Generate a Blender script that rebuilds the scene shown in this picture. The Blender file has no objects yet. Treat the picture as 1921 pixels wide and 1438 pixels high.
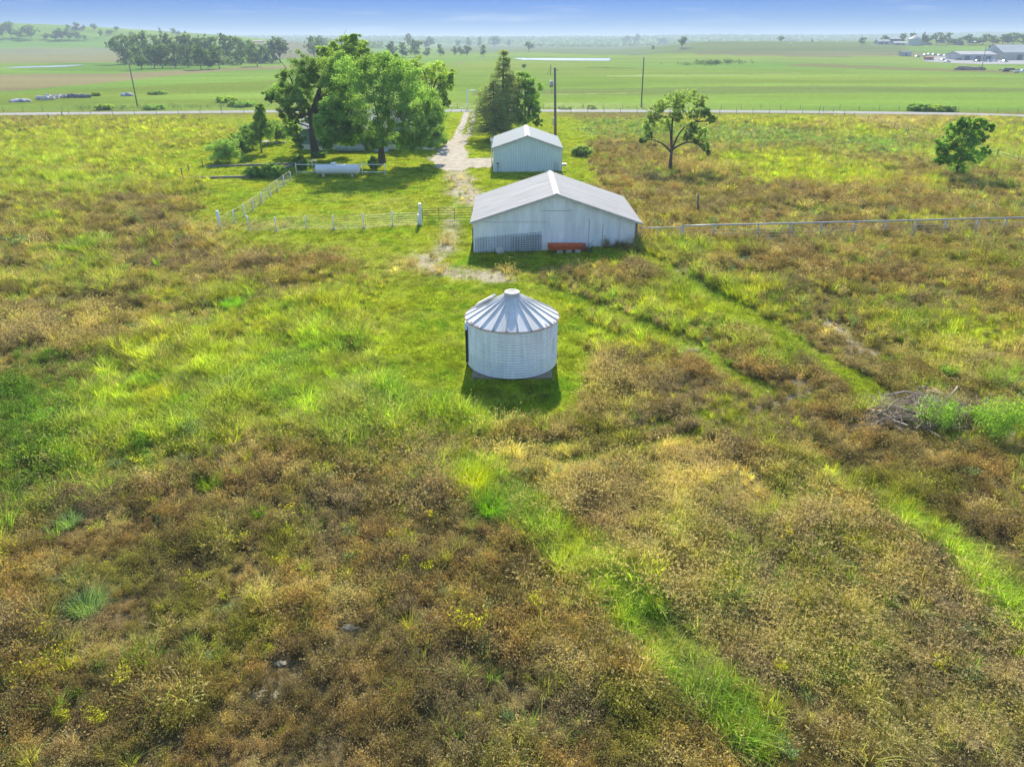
import bpy, math, random
import numpy as np
from mathutils import Vector, Matrix

# ------------------------------------------------------------ camera, sky, sun
scene = bpy.context.scene
F = 1331.0                       # focal length in pixels of a 1921 px wide frame
PITCH = math.radians(25.8)
CAMH = 14.0
cam_d = bpy.data.cameras.new("camera"); cam = bpy.data.objects.new("camera", cam_d)
scene.collection.objects.link(cam); scene.camera = cam
cam_d.sensor_width = 36.0; cam_d.lens = 36.0*F/1921.0
cam_d.clip_start = 0.2; cam_d.clip_end = 30000
cam.location = (0, 0, CAMH); cam.rotation_euler = (math.radians(90)-PITCH, 0, 0)

SUN_EL = math.radians(33.0); SUN_AZ = math.radians(1.0)
world = bpy.data.worlds.new("World"); scene.world = world; world.use_nodes = True
wn = world.node_tree.nodes; wl_ = world.node_tree.links; wn.clear()
sky = wn.new("ShaderNodeTexSky"); sky.sky_type = 'NISHITA'; sky.sun_disc = False
sky.sun_elevation = SUN_EL; sky.sun_rotation = SUN_AZ
sky.altitude = 1500; sky.air_density = 0.9; sky.dust_density = 0.0; sky.ozone_density = 3.0
tint = wn.new("ShaderNodeMix"); tint.data_type = 'RGBA'; tint.blend_type = 'MULTIPLY'; tint.inputs[0].default_value = 1.0
# low sky dimmed and blued by height, unseen upper sky boosted for ambient light
geo = wn.new("ShaderNodeTexCoord"); sepz = wn.new("ShaderNodeSeparateXYZ"); ramp = wn.new("ShaderNodeValToRGB"); wl_.new(geo.outputs['Generated'], sepz.inputs[0]); wl_.new(sepz.outputs['Z'], ramp.inputs[0])
er_ = ramp.color_ramp.elements; er_[0].position = 0.0; er_[0].color = (.052, .110, .22, 1); er_[1].position = .05; er_[1].color = (.017, .075, .245, 1)
for p_, c_ in ((.12, (.03, .09, .25)), (.32, (1.42, 1.28, 1.08))): e_ = er_.new(p_); e_.color = (*c_, 1)
wl_.new(ramp.outputs[0], tint.inputs[7])
# thin wisps of cloud high in the air
tc = wn.new("ShaderNodeTexCoord"); mp = wn.new("ShaderNodeMapping"); mp.inputs['Scale'].default_value = (2.2, 2.2, 26)
mp.inputs['Rotation'].default_value = (0.0, 0.06, 0.0); mp.inputs['Location'].default_value = (3.1, 0.4, 0.0)
nz = wn.new("ShaderNodeTexNoise"); nz.inputs['Scale'].default_value = 2.6; nz.inputs['Detail'].default_value = 6; nz.inputs['Roughness'].default_value = .62
rp = wn.new("ShaderNodeMapRange"); rp.inputs[1].default_value = .56; rp.inputs[2].default_value = .82; rp.inputs[4].default_value = .55
cl = wn.new("ShaderNodeMix"); cl.data_type = 'RGBA'; cl.inputs[7].default_value = (2.6, 3.1, 3.6, 1)
bg = wn.new("ShaderNodeBackground"); bg.inputs[1].default_value = 0.15
wo = wn.new("ShaderNodeOutputWorld")
wl_.new(sky.outputs[0], tint.inputs[6]); wl_.new(tc.outputs['Generated'], mp.inputs[0]); wl_.new(mp.outputs[0], nz.inputs[0])
wl_.new(nz.outputs[0], rp.inputs[0]); wl_.new(rp.outputs[0], cl.inputs[0]); wl_.new(tint.outputs[2], cl.inputs[6])
wl_.new(cl.outputs[2], bg.inputs[0]); wl_.new(bg.outputs[0], wo.inputs[0])

sun_d = bpy.data.lights.new("sun", 'SUN'); sun_d.energy = 5.0; sun_d.angle = math.radians(0.53); sun_d.color = (1.0, .93, .80)
sun = bpy.data.objects.new("sun", sun_d); scene.collection.objects.link(sun)
sun.rotation_euler = (-(math.radians(90)-SUN_EL), 0, -SUN_AZ); sun.location = (0, 60, 60)
scene.view_settings.view_transform = 'Standard'; scene.view_settings.look = 'None'
scene.view_settings.exposure = 1.0; scene.view_settings.gamma = 1.0
cy = scene.cycles
cy.max_bounces = 6; cy.diffuse_bounces = 3; cy.glossy_bounces = 2; cy.transmission_bounces = 3; cy.transparent_max_bounces = 6; cy.volume_bounces = 0
cy.sample_clamp_indirect = 6.0

# ------------------------------------------------------------ helpers
C = scene.collection
def hash2(ix, iy, seed):
    ix = ix.astype(np.int64); iy = iy.astype(np.int64)
    h = (ix*374761393 + iy*668265263 + seed*2147483647) & 0xffffffff
    h = ((h ^ (h >> 13))*1274126177) & 0xffffffff
    h = ((h ^ (h >> 16))*2246822519) & 0xffffffff
    h ^= h >> 15
    return (h & 0xffffff)/float(0xffffff)
def vnoise(x, y, s, seed=0):
    x = np.asarray(x, float)/s; y = np.asarray(y, float)/s
    ix = np.floor(x); iy = np.floor(y); fx = x-ix; fy = y-iy
    fx = fx*fx*(3-2*fx); fy = fy*fy*(3-2*fy)
    a = hash2(ix, iy, seed); b = hash2(ix+1, iy, seed); c = hash2(ix, iy+1, seed); d = hash2(ix+1, iy+1, seed)
    return (a*(1-fx)+b*fx)*(1-fy)+(c*(1-fx)+d*fx)*fy
def fbm(x, y, s, oct=4, seed=0):
    t = 0; a = 1; n = 0
    for k in range(oct):
        t = t+a*vnoise(x, y, s, seed+17*k); n += a; a *= .5; s *= .5
    return t/n
def sstep(a, b, x):
    t = np.clip((np.asarray(x, float)-a)/(b-a), 0, 1); return t*t*(3-2*t)

def height(x, y):
    """the lie of the land"""
    x = np.asarray(x, float); y = np.asarray(y, float)
    h = .5*sstep(-2.5, 10.5, x)*sstep(34, 48, y)*(1-sstep(66, 92, y))       # gentle rise beside the barn
    h = h + .10*(fbm(x, y, 9, 2, 5)-.5)*sstep(0, 8, np.abs(y-31.5))*(1-sstep(140, 160, y))
    ys = np.maximum(y, 1.)
    u = x/ys
    h = h + 27*np.exp(-((x+720)/260)**2-((y-1180)/230)**2) + 12*np.exp(-((x+470)/170)**2-((y-1330)/220)**2)
    h = h + 24*np.exp(-((x+1050)/330)**2-((y-1250)/260)**2)
    h = h + 12.3*sstep(560, 960, y)*sstep(.12, .26, u)*(1-.6*sstep(1300, 2100, y))
    h = h + 5*sstep(.42, .66, u)*sstep(600, 1100, y)
    far = sstep(2000, 3600, y)
    h = h + far*(24+20*(fbm(x, y, 1100, 3, 3)-.4))
    return h

cp, sp = math.cos(PITCH), math.sin(PITCH)
def ray(px, py):
    a = (px-960.5)/F; b = (719-py)/F
    return np.array([a, cp+b*sp, -sp+b*cp])
def A(px, py, Y):
    d = ray(px, py); t = Y/d[1]; return Vector((d[0]*t, Y, CAMH+d[2]*t))
def G(px, py, lift=0.0):
    """point on the ground seen at that pixel of the photograph"""
    d = ray(px, py)
    ts = np.concatenate([np.arange(8, 700, .5), np.arange(700, 5200, 4.0)])
    P = d[None]*ts[:, None]; z = CAMH+P[:, 2]; hh = height(P[:, 0], P[:, 1])
    k = np.nonzero(z <= hh)[0]
    if len(k) == 0: i = len(ts)-1; t = ts[i]
    else:
        i = k[0]
        if i == 0: t = ts[0]
        else:
            e0 = z[i-1]-hh[i-1]; e1 = z[i]-hh[i]; t = ts[i-1]+(ts[i]-ts[i-1])*e0/(e0-e1)
    x, y = d[0]*t, d[1]*t
    return Vector((x, y, float(height(x, y))+lift))
def H(x, y): return float(height(x, y))
def mpp(Y): return (Y*cp+CAMH*sp)/F     # metres per photo pixel at that distance (near the ground)

def tag(o, label=None, cat=None, group=None, kind=None):
    if label: o['label'] = label
    if cat: o['category'] = cat
    if group: o['group'] = group
    if kind: o['kind'] = kind
    return o
def empty(name, loc, label, cat, group=None):
    o = bpy.data.objects.new(name, None); C.objects.link(o); o.location = loc; o.empty_display_size = .3
    return tag(o, label, cat, group)
def wloc(o):
    v = Vector((0, 0, 0))
    while o is not None: v = v+Vector(o.location); o = o.parent
    return v
def fast_mesh(name, V, Q, attrs=None, smooth=False):
    """V (n,3), Q (m,k) numpy"""
    me = bpy.data.meshes.new(name); V = np.asarray(V, np.float32); Q = np.asarray(Q, np.int32)
    me.vertices.add(len(V)); me.vertices.foreach_set('co', V.ravel())
    k = Q.shape[1]; me.loops.add(Q.size); me.loops.foreach_set('vertex_index', Q.ravel())
    me.polygons.add(len(Q)); me.polygons.foreach_set('loop_start', np.arange(0, Q.size, k, dtype=np.int32))
    if smooth: me.polygons.foreach_set('use_smooth', np.ones(len(Q), bool))
    me.update(calc_edges=True)
    for n, (dom, typ, dat) in (attrs or {}).items():
        at = me.attributes.new(n, typ, dom)
        at.data.foreach_set('color' if 'COLOR' in typ else ('vector' if typ == 'FLOAT_VECTOR' else 'value'), np.asarray(dat, np.float32).ravel())
    return me
class MB:
    """collects shapes in world space and links them as one mesh object"""
    def __init__(s): s.v = []; s.f = []; s.sm = []; s.mi = []; s.m = 0
    def add(s, V, Fs, smooth=False):
        b = len(s.v); s.v += [tuple(p) for p in V]
        for f in Fs: s.f.append(tuple(b+i for i in f)); s.sm.append(smooth); s.mi.append(s.m)
        return s
    def box(s, c, size, rz=0, R=None):
        hx, hy, hz = size[0]/2, size[1]/2, size[2]/2
        M = R if R is not None else Matrix.Rotation(rz, 3, 'Z'); c = Vector(c)
        V = [c+M@Vector((x*hx, y*hy, z*hz)) for x in (-1, 1) for y in (-1, 1) for z in (-1, 1)]
        return s.add(V, [(0, 1, 3, 2), (4, 6, 7, 5), (0, 4, 5, 1), (2, 3, 7, 6), (0, 2, 6, 4), (1, 5, 7, 3)])
    def tube(s, pts, rad, n=8, cap=True, smooth=True):
        pts = [Vector(p) for p in pts]
        if not isinstance(rad, (list, tuple)): rad = [rad]*len(pts)
        V = []; up = None
        for i, p in enumerate(pts):
            d = (pts[min(i+1, len(pts)-1)]-pts[max(i-1, 0)]).normalized()
            if up is None: up = Vector((0, 0, 1)) if abs(d.z) < .9 else Vector((1, 0, 0))
            a = d.cross(up).normalized(); b = a.cross(d).normalized(); up = b
            for k in range(n):
                t = 2*math.pi*k/n; V.append(p+rad[i]*(math.cos(t)*a+math.sin(t)*b))
        Fs = []
        for i in range(len(pts)-1):
            for k in range(n): Fs.append((i*n+k, i*n+(k+1) % n, (i+1)*n+(k+1) % n, (i+1)*n+k))
        s.add(V, Fs, smooth)
        if cap:
            b = len(s.v)-len(V)
            for r in (0, len(pts)-1): s.f.append(tuple(b+r*n+k for k in (range(n) if r else range(n-1, -1, -1)))); s.sm.append(False); s.mi.append(s.m)
        return s
    def cyl(s, c, r, h, n=16, r2=None): c = Vector(c); return s.tube([c, c+Vector((0, 0, h))], [r, r if r2 is None else r2], n)
    def lathe(s, c, prof, n=32, smooth=True):
        c = Vector(c); V = []; Fs = []
        for (r, z) in prof:
            for k in range(n): t = 2*math.pi*k/n; V.append(c+Vector((r*math.cos(t), r*math.sin(t), z)))
        for i in range(len(prof)-1):
            for k in range(n): Fs.append((i*n+k, i*n+(k+1) % n, (i+1)*n+(k+1) % n, (i+1)*n+k))
        return s.add(V, Fs, smooth)
    def build(s, name, mats, parent=None, var=None):
        o0 = wloc(parent) if parent is not None else Vector((0, 0, 0))
        me = bpy.data.meshes.new(name); me.from_pydata([tuple(Vector(p)-o0) for p in s.v], [], s.f)
        me.polygons.foreach_set('use_smooth', s.sm); me.polygons.foreach_set('material_index', s.mi)
        for m in (mats if isinstance(mats, (list, tuple)) else [mats]): me.materials.append(m)
        if var is not None:
            at = me.attributes.new('var', 'FLOAT', 'FACE'); at.data.foreach_set('value', np.asarray(var, np.float32))
        me.update(); o = bpy.data.objects.new(name, me); C.objects.link(o); o.parent = parent
        return o

# ------------------------------------------------------------ materials
def nodes(m): m.use_nodes = True; return m.node_tree.nodes, m.node_tree.links
def mat(name, col, rough=.7, metal=0.0, nscale=3.0, namt=.18, bump=0.0, bscale=30.0, spec=.4, col2=None, stretch=None, usevar=0.0):
    m = bpy.data.materials.new(name); N, L = nodes(m); b = N['Principled BSDF']
    b.inputs['Roughness'].default_value = rough; b.inputs['Metallic'].default_value = metal; b.inputs['Specular IOR Level'].default_value = spec
    tcn = N.new("ShaderNodeTexCoord"); src = tcn.outputs['Object']
    if stretch:
        mpn = N.new("ShaderNodeMapping"); mpn.inputs['Scale'].default_value = stretch; L.new(src, mpn.inputs[0]); src = mpn.outputs[0]
    n = N.new("ShaderNodeTexNoise"); n.inputs['Scale'].default_value = nscale; n.inputs['Detail'].default_value = 5; n.inputs['Roughness'].default_value = .65; L.new(src, n.inputs[0])
    mr = N.new("ShaderNodeMapRange"); mr.inputs[1].default_value = .3; mr.inputs[2].default_value = .7; L.new(n.outputs[0], mr.inputs[0])
    mx = N.new("ShaderNodeMix"); mx.data_type = 'RGBA'; c = Vector(col)
    mx.inputs[6].default_value = (*(c*(1-namt)), 1); mx.inputs[7].default_value = (*(Vector(col2) if col2 else c*(1+namt)), 1)
    L.new(mr.outputs[0], mx.inputs[0]); out = mx.outputs[2]
    if usevar:
        at = N.new("ShaderNodeAttribute"); at.attribute_name = 'var'
        m2 = N.new("ShaderNodeMapRange"); m2.inputs[3].default_value = 1-usevar; m2.inputs[4].default_value = 1+usevar; L.new(at.outputs['Fac'], m2.inputs[0])
        vm = N.new("ShaderNodeVectorMath"); vm.operation = 'SCALE'; L.new(out, vm.inputs[0]); L.new(m2.outputs[0], vm.inputs['Scale']); out = vm.outputs[0]
    L.new(out, b.inputs['Base Color'])
    if bump:
        n2 = N.new("ShaderNodeTexNoise"); n2.inputs['Scale'].default_value = bscale; n2.inputs['Detail'].default_value = 3; L.new(tcn.outputs['Object'], n2.inputs[0])
        bp = N.new("ShaderNodeBump"); bp.inputs['Strength'].default_value = bump; bp.inputs['Distance'].default_value = .05; L.new(n2.outputs[0], bp.inputs['Height']); L.new(bp.outputs[0], b.inputs['Normal'])
    return m
def leafmat(name, col, trans=.4, inst=False, gloss=.015, spread=.75, warm=(1.25, 1.15, .5), headcol=None):
    """thin leaves: diffuse and translucent; 'var' makes each leaf a little lighter or darker"""
    m = bpy.data.materials.new(name); N, L = nodes(m); N.clear()
    out = N.new("ShaderNodeOutputMaterial")
    at = N.new("ShaderNodeAttribute"); at.attribute_name = 'var'
    mr = N.new("ShaderNodeMapRange"); mr.inputs[3].default_value = 1-spread*.65; mr.inputs[4].default_value = 1+spread; L.new(at.outputs['Fac'], mr.inputs[0])
    sc = N.new("ShaderNodeVectorMath"); sc.operation = 'SCALE'; L.new(mr.outputs[0], sc.inputs['Scale'])
    if inst:
        ti = N.new("ShaderNodeAttribute"); ti.attribute_type = 'INSTANCER'; ti.attribute_name = 'tint'; src = ti.outputs['Color']
        if headcol:
            hd = N.new("ShaderNodeAttribute"); hd.attribute_name = 'head'; mxh = N.new("ShaderNodeMix"); mxh.data_type = 'RGBA'
            mxh.inputs[7].default_value = (*headcol, 1); L.new(hd.outputs['Fac'], mxh.inputs[0]); L.new(src, mxh.inputs[6]); src = mxh.outputs[2]
        L.new(src, sc.inputs[0])
    else:
        sc.inputs[0].default_value = col
    df = N.new("ShaderNodeBsdfDiffuse"); tr = N.new("ShaderNodeBsdfTranslucent"); mx = N.new("ShaderNodeMixShader"); mx.inputs[0].default_value = trans
    wv = N.new("ShaderNodeVectorMath"); wv.operation = 'MULTIPLY'; wv.inputs[1].default_value = warm
    L.new(sc.outputs[0], df.inputs[0]); L.new(sc.outputs[0], wv.inputs[0]); L.new(wv.outputs[0], tr.inputs[0])
    L.new(df.outputs[0], mx.inputs[1]); L.new(tr.outputs[0], mx.inputs[2]); last = mx.outputs[0]
    if gloss:
        gl = N.new("ShaderNodeBsdfGlossy"); gl.inputs['Roughness'].default_value = .45; m3 = N.new("ShaderNodeMixShader"); m3.inputs[0].default_value = gloss
        L.new(last, m3.inputs[1]); L.new(gl.outputs[0], m3.inputs[2]); last = m3.outputs[0]
    L.new(last, out.inputs[0]); return m

# ------------------------------------------------------------ vegetation map (where each kind of growth stands, world metres)
TY = dict(brown=0, olive=1, green=2, yellow=3, tan=4, lawn=5, dark=6, dirt=7, mint=8)
NT = 9
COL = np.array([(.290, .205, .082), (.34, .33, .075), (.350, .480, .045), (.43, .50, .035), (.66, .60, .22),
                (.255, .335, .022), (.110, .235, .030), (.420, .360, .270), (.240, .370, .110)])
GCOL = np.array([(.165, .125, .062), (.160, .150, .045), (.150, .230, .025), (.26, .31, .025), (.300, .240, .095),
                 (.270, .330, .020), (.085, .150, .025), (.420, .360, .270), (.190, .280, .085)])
blobs = []   # (type, cx, cy, ax, ay, bx, by, strength)
def blob(t, px, py, rx, ry, w=1.0):
    if t == 'brown' and py < 478: w *= .62 if px < 900 else .52
    if t in ("mint", "yellow") and px > 1100 and py < 400: w *= 1.35
    if t == 'brown' and px < 720 and 478 <= py < 720: w *= .6
    if t in ('green', 'yellow', 'dark') and px < 900 and 520 < py < 840: w *= 1.3
    if isinstance(t, str): t = TY[t]
    c = G(px, py); a = (G(px+rx, py)-c); b = (G(px, py-ry)-G(px, py+ry))*.5
    blobs.append(('e', t, c.x, c.y, a.x, a.y, b.x, b.y, w))
def streak(t, pts, width, w=1.0):
    P = np.array([G(*p)[:2] for p in pts]); blobs.append(('s', TY[t], P, width, w))

bl = blob
# -- pasture left of the yard
bl('yellow', 230, 262, 330, 48, 1.2); bl('green', 60, 300, 110, 22, .8); bl('yellow', 330, 330, 90, 26, 1.0); bl('yellow', 700, 200, 260, 18, 0.3)
bl('olive', 60, 232, 60, 10, .8); bl('brown', 10, 225, 60, 9, .8)
bl('green', 120, 345, 120, 22, .7); bl('olive', 230, 385, 120, 22, .9); bl('brown', 330, 395, 60, 22, 1.1); bl('brown', 300, 375, 60, 12, .8)
bl('brown', 60, 370, 40, 12, .6); bl('yellow', 90, 415, 50, 16, .9); bl('tan', 390, 425, 30, 12, .8)
bl('brown', 230, 425, 90, 18, .9); bl('brown', 130, 450, 90, 16, .6); bl('green', 150, 460, 45, 13, 1.2); bl('olive', 60, 470, 90, 30, .7)
bl('brown', 560, 462, 200, 26, 1.4); bl('brown', 640, 490, 130, 30, 1.3); bl('brown', 420, 500, 150, 36, .9); bl('brown', 700, 462, 60, 22, 1.2)
bl('olive', 200, 560, 210, 60, .7); bl('brown', 215, 590, 60, 22, .8); bl('tan', 90, 620, 100, 30, .7); bl('brown', 60, 660, 60, 20, .6)
bl('green', 437, 550, 42, 22, 1.4); bl('green', 150, 520, 90, 25, .5); bl('yellow', 320, 560, 60, 25, .6)
bl('yellow', 350, 650, 90, 26, 1.0); bl('green', 560, 620, 120, 45, 1.2); bl('yellow', 640, 580, 110, 40, 1.3); bl('yellow', 700, 545, 70, 24, 1.0)
bl('yellow', 430, 700, 160, 60, 1.2); bl('green', 480, 740, 190, 60, 1.3); bl('green', 640, 700, 130, 60, 1.4); bl('yellow', 300, 760, 110, 50, 1.0)
bl('green', 720, 740, 120, 50, 1.3); bl('green', 850, 775, 100, 30, 1.5); bl('yellow', 620, 640, 120, 40, 1.1); bl('mint', 410, 612, 40, 20, .9)
bl('dark', 90, 672, 50, 20, 1.0); bl('dark', 60, 760, 120, 50, 1.1); bl('dark', 30, 840, 90, 50, .9); bl('green', 140, 780, 100, 60, .8); bl('green', 200, 820, 120, 60, .7)
bl('dark', 265, 865, 30, 20, 1.1); bl('dark', 120, 880, 70, 35, .9); bl('olive', 250, 900, 200, 80, .7); bl('green', 340, 810, 60, 40, .9)
bl('green', 90, 930, 110, 60, .6); bl('olive', 60, 1010, 140, 60, .6)
# -- lower left, brown weeds
bl('brown', 420, 960, 220, 70, 1.2); bl('brown', 560, 900, 120, 60, .8); bl('brown', 300, 1040, 260, 90, 1.3); bl('brown', 100, 1130, 220, 120, 1.2); bl('brown', 500, 1250, 280, 150, 1.3)
bl('brown', 200, 1360, 260, 120, 1.2); bl('brown', 900, 1060, 180, 90, 1.3); bl('brown', 820, 1300, 260, 150, 1.2); bl('brown', 640, 1080, 120, 80, 1.0)
bl('olive', 560, 1020, 60, 70, .8); bl('olive', 120, 1230, 70, 50, .8); bl('olive', 320, 1220, 90, 40, .6); bl('tan', 330, 1290, 100, 40, .5)
streak('olive', [(540, 960), (600, 1060), (690, 1180), (760, 1300), (860, 1438)], .8, .9); streak('yellow', [(660, 1060), (720, 1150), (760, 1220)], .4, .7)
bl('dark', 180, 1290, 60, 40, .4); bl('yellow', 120, 1235, 45, 35, .6); bl('olive', 60, 1400, 100, 60, .4)
bl('dirt', 500, 1300, 40, 18, .7); bl('dirt', 650, 1180, 22, 24, .8); bl('dirt', 450, 1245, 22, 8, .5); bl('dirt', 660, 1385, 60, 30, .5)
bl('green', 895, 890, 50, 26, 1.6); bl('yellow', 890, 885, 40, 16, 1.2); bl('green', 920, 935, 36, 24, 1.4)
bl('tan', 980, 850, 110, 24, .6); bl('tan', 760, 900, 90, 40, .5); bl('brown', 740, 960, 120, 60, .8)
# -- lawn round the bin, the yard
bl('lawn', 800, 600, 95, 85, 3.0); bl('lawn', 780, 690, 75, 45, 2.2); bl('lawn', 960, 620, 110, 105, 3.0); bl('lawn', 970, 745, 95, 32, 3.0); bl('lawn', 900, 560, 120, 40, 2.6); bl('lawn', 1075, 690, 32, 50, 1.6)
bl('lawn', 640, 370, 210, 62, 5.0); bl('lawn', 800, 400, 120, 60, 4.0); bl('lawn', 560, 410, 110, 22, 4.0); bl('lawn', 640, 290, 260, 34, 5.0); bl('lawn', 860, 300, 110, 90, 4.5)
bl('lawn', 490, 290, 80, 26, 3.5); bl('lawn', 410, 325, 60, 10, 3.0); bl('lawn', 880, 230, 70, 30, 4.0); bl('lawn', 940, 225, 90, 20, 3.2); bl('lawn', 690, 228, 260, 14, 2.4)
bl('lawn', 850, 440, 60, 28, 3.2); bl('lawn', 835, 500, 55, 34, 2.6); bl('lawn', 885, 492, 34, 26, 3.5); bl('lawn', 1000, 490, 130, 14, 2.5); bl('lawn', 1130, 482, 70, 12, 2.0)
bl('lawn', 960, 330, 80, 20, 3.5); bl('lawn', 1075, 290, 26, 60, 2.6); bl('lawn', 1065, 250, 30, 30, 2.2)
# -- barn surroundings and tracks to the right
bl('olive', 1060, 530, 120, 30, 1.2); bl('brown', 1050, 515, 70, 16, 1.3); bl('brown', 1150, 510, 80, 18, 1.3); bl('brown', 1210, 505, 40, 18, 1.2)
bl('green', 1260, 470, 60, 18, 1.1); bl('yellow', 1240, 480, 40, 16, 1.1); bl('green', 1150, 600, 110, 26, .8); bl('yellow', 1100, 590, 80, 24, .7)
bl('yellow', 1120, 640, 90, 24, .8); bl('yellow', 1200, 650, 60, 14, 1.0); bl('green', 1100, 560, 80, 22, .7)
bl('yellow', 1420, 560, 110, 30, 1.0); bl('yellow', 1300, 545, 80, 24, 1.0); bl('green', 1480, 600, 90, 24, .6); bl('yellow', 1260, 580, 90, 20, .7)
streak('lawn', [(1010, 540), (1110, 575), (1200, 610), (1290, 652), (1350, 690), (1430, 735)], .65, 3.4)
streak('lawn', [(1195, 480), (1290, 528), (1370, 575), (1450, 620), (1540, 680), (1600, 712), (1640, 750)], .8, 3.4)
streak('lawn', [(950, 842), (1060, 836), (1180, 815), (1290, 788), (1380, 760), (1450, 735)], .30, 1.9); streak('lawn', [(1040, 868), (1180, 845), (1320, 815), (1420, 782), (1530, 738)], .26, 1.5)
streak('dirt', [(1400, 775), (1460, 757), (1530, 732)], .22, 1.6); streak('dirt', [(1340, 748), (1420, 735), (1500, 712)], .20, 1.3); streak('lawn', [(1060, 600), (1140, 628), (1230, 655), (1290, 662)], .35, 1.8)
streak('dirt', [(1550, 600), (1600, 640), (1640, 668)], .25, 1.5); streak('dirt', [(1270, 508), (1300, 520), (1330, 540)], .25, 1.2)
bl('dirt', 1275, 655, 24, 14, 1.2); bl('dirt', 1300, 660, 16, 6, 1.2); bl('dirt', 1280, 512, 16, 8, .9); bl('dirt', 1535, 608, 26, 9, .9); bl('dirt', 1600, 650, 26, 12, .9); bl('dirt', 1395, 682, 14, 6, .9)
bl('dirt', 1500, 715, 30, 7, 1.0); bl('dirt', 1520, 740, 22, 6, .9); bl('dirt', 1610, 665, 20, 6, .8)
bl('brown', 1370, 700, 90, 26, 1.2); bl('brown', 1300, 690, 60, 18, .8); bl('brown', 1200, 740, 130, 40, .9); bl('tan', 1140, 740, 70, 40, .8); bl('tan', 1110, 700, 50, 30, .7)
bl('brown', 1180, 810, 180, 26, 1.2); bl('brown', 1480, 760, 110, 30, 1.2); bl('brown', 1560, 810, 120, 60, 1.4); bl('brown', 1700, 900, 150, 60, 1.3); bl('brown', 1830, 940, 120, 70, 1.4)
bl('yellow', 1475, 665, 40, 22, 1.0); bl('dark', 1470, 680, 30, 14, .8); bl('yellow', 1350, 790, 120, 24, .7); bl('yellow', 1480, 800, 70, 24, .9)
bl('brown', 1560, 660, 60, 20, .7); bl('brown', 1650, 500, 130, 30, 1.1); bl('brown', 1480, 480, 90, 18, .9); bl('brown', 1800, 540, 140, 34, 1.1); bl('olive', 1600, 560, 120, 30, .7)
bl('yellow', 1740, 610, 90, 26, 1.2); bl('yellow', 1860, 630, 90, 22, 1.1); bl('yellow', 1780, 560, 80, 14, .8); bl('tan', 1830, 680, 90, 24, .8); bl('green', 1890, 705, 30, 20, 1.2); bl('brown', 1880, 590, 50, 18, .6)
bl('yellow', 1780, 680, 60, 14, .8); bl('brown', 1700, 700, 60, 14, .7); bl('yellow', 1870, 500, 80, 16, .6)
bl('tan', 1290, 930, 190, 70, 1.3); bl('tan', 1420, 1010, 230, 70, 1.2); bl('tan', 1480, 1130, 250, 90, 1.3); bl('tan', 1560, 1260, 260, 90, 1.0); bl('tan', 1750, 1300, 200, 120, .9); bl('tan', 1200, 880, 150, 30, .7)
bl('yellow', 1400, 980, 120, 40, .8); bl('olive', 1350, 1040, 120, 50, .8); bl('olive', 1550, 1150, 160, 60, .9); bl('yellow', 1500, 1060, 90, 40, .7); bl('olive', 1650, 1300, 200, 80, .8); bl('yellow', 1560, 1230, 90, 40, .6); bl('green', 1290, 960, 60, 40, .6); bl('yellow', 1600, 1040, 90, 50, .6); bl('green', 1380, 1090, 60, 60, .6); bl('olive', 1700, 1180, 120, 60, .7); bl('green', 1500, 930, 60, 40, .5)
bl('brown', 1450, 870, 120, 30, .9); bl('brown', 1500, 1380, 220, 70, .9); bl('brown', 1200, 1390, 200, 80, 1.0); bl('brown', 1150, 1000, 60, 70, .9); bl('brown', 1330, 1250, 80, 50, .5)
streak('green', [(950, 930), (1010, 985), (1070, 1035), (1150, 1100), (1230, 1180), (1290, 1250), (1350, 1320), (1400, 1370)], .80, 2.4); streak('yellow', [(1000, 965), (1060, 1010)], .7, .8)
streak('yellow', [(1360, 760), (1440, 830), (1540, 880), (1640, 930), (1720, 970)], .7, .9); streak('green', [(1640, 930), (1700, 960)], .8, .6)
streak('green', [(1700, 980), (1760, 1010), (1820, 1060), (1880, 1120), (1930, 1170)], .72, 2.0); streak('yellow', [(1720, 970), (1800, 1030)], .9, 1.0)
bl('dirt', 1895, 835, 30, 16, 1.0); bl('dirt', 1760, 895, 30, 10, .6); bl('green', 1600, 780, 40, 10, .6); bl('green', 1800, 830, 30, 10, .6)
# -- behind the right fence
bl('brown', 1280, 340, 120, 18, 1.2); bl('brown', 1190, 300, 70, 26, .9); bl('brown', 1400, 370, 130, 22, 1.1); bl('brown', 1560, 360, 110, 20, 1.0); bl('brown', 1480, 420, 160, 16, 1.1); bl('brown', 1750, 390, 120, 16, 1.0)
bl('brown', 1240, 400, 50, 16, .9); bl('brown', 1350, 440, 80, 10, 1.0); bl('brown', 1620, 430, 120, 12, .9); bl('olive', 1320, 395, 80, 20, .8); bl('brown', 1700, 330, 60, 12, .8)
bl('yellow', 1440, 295, 90, 12, 1.3); bl('yellow', 1520, 325, 120, 16, 1.5); bl('green', 1400, 300, 40, 10, .8); bl('yellow', 1600, 335, 60, 14, 1.0); bl('yellow', 1755, 345, 24, 7, 1.3)
bl('mint', 1330, 250, 150, 18, 1.2); bl('mint', 1150, 240, 90, 16, 1.1); bl('mint', 1500, 262, 110, 14, 1.1); bl('mint', 1660, 270, 90, 14, .9); bl('yellow', 1450, 225, 170, 10, 1.0); bl('yellow', 1620, 250, 60, 10, .9)
bl('tan', 1700, 225, 120, 10, 1.1); bl('yellow', 1850, 245, 110, 22, 1.0); bl('green', 1860, 290, 100, 20, .8); bl('brown', 1420, 278, 90, 7, 1.0); bl('brown', 1180, 275, 60, 12, .6)
bl('mint', 1230, 328, 40, 8, .8); bl('mint', 1550, 395, 40, 8, .6); bl('green', 1350, 468, 60, 8, .9); bl('mint', 1480, 425, 40, 8, .8); bl('yellow', 1740, 412, 70, 9, 1.2); bl('tan', 1330, 315, 40, 12, .6)
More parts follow.
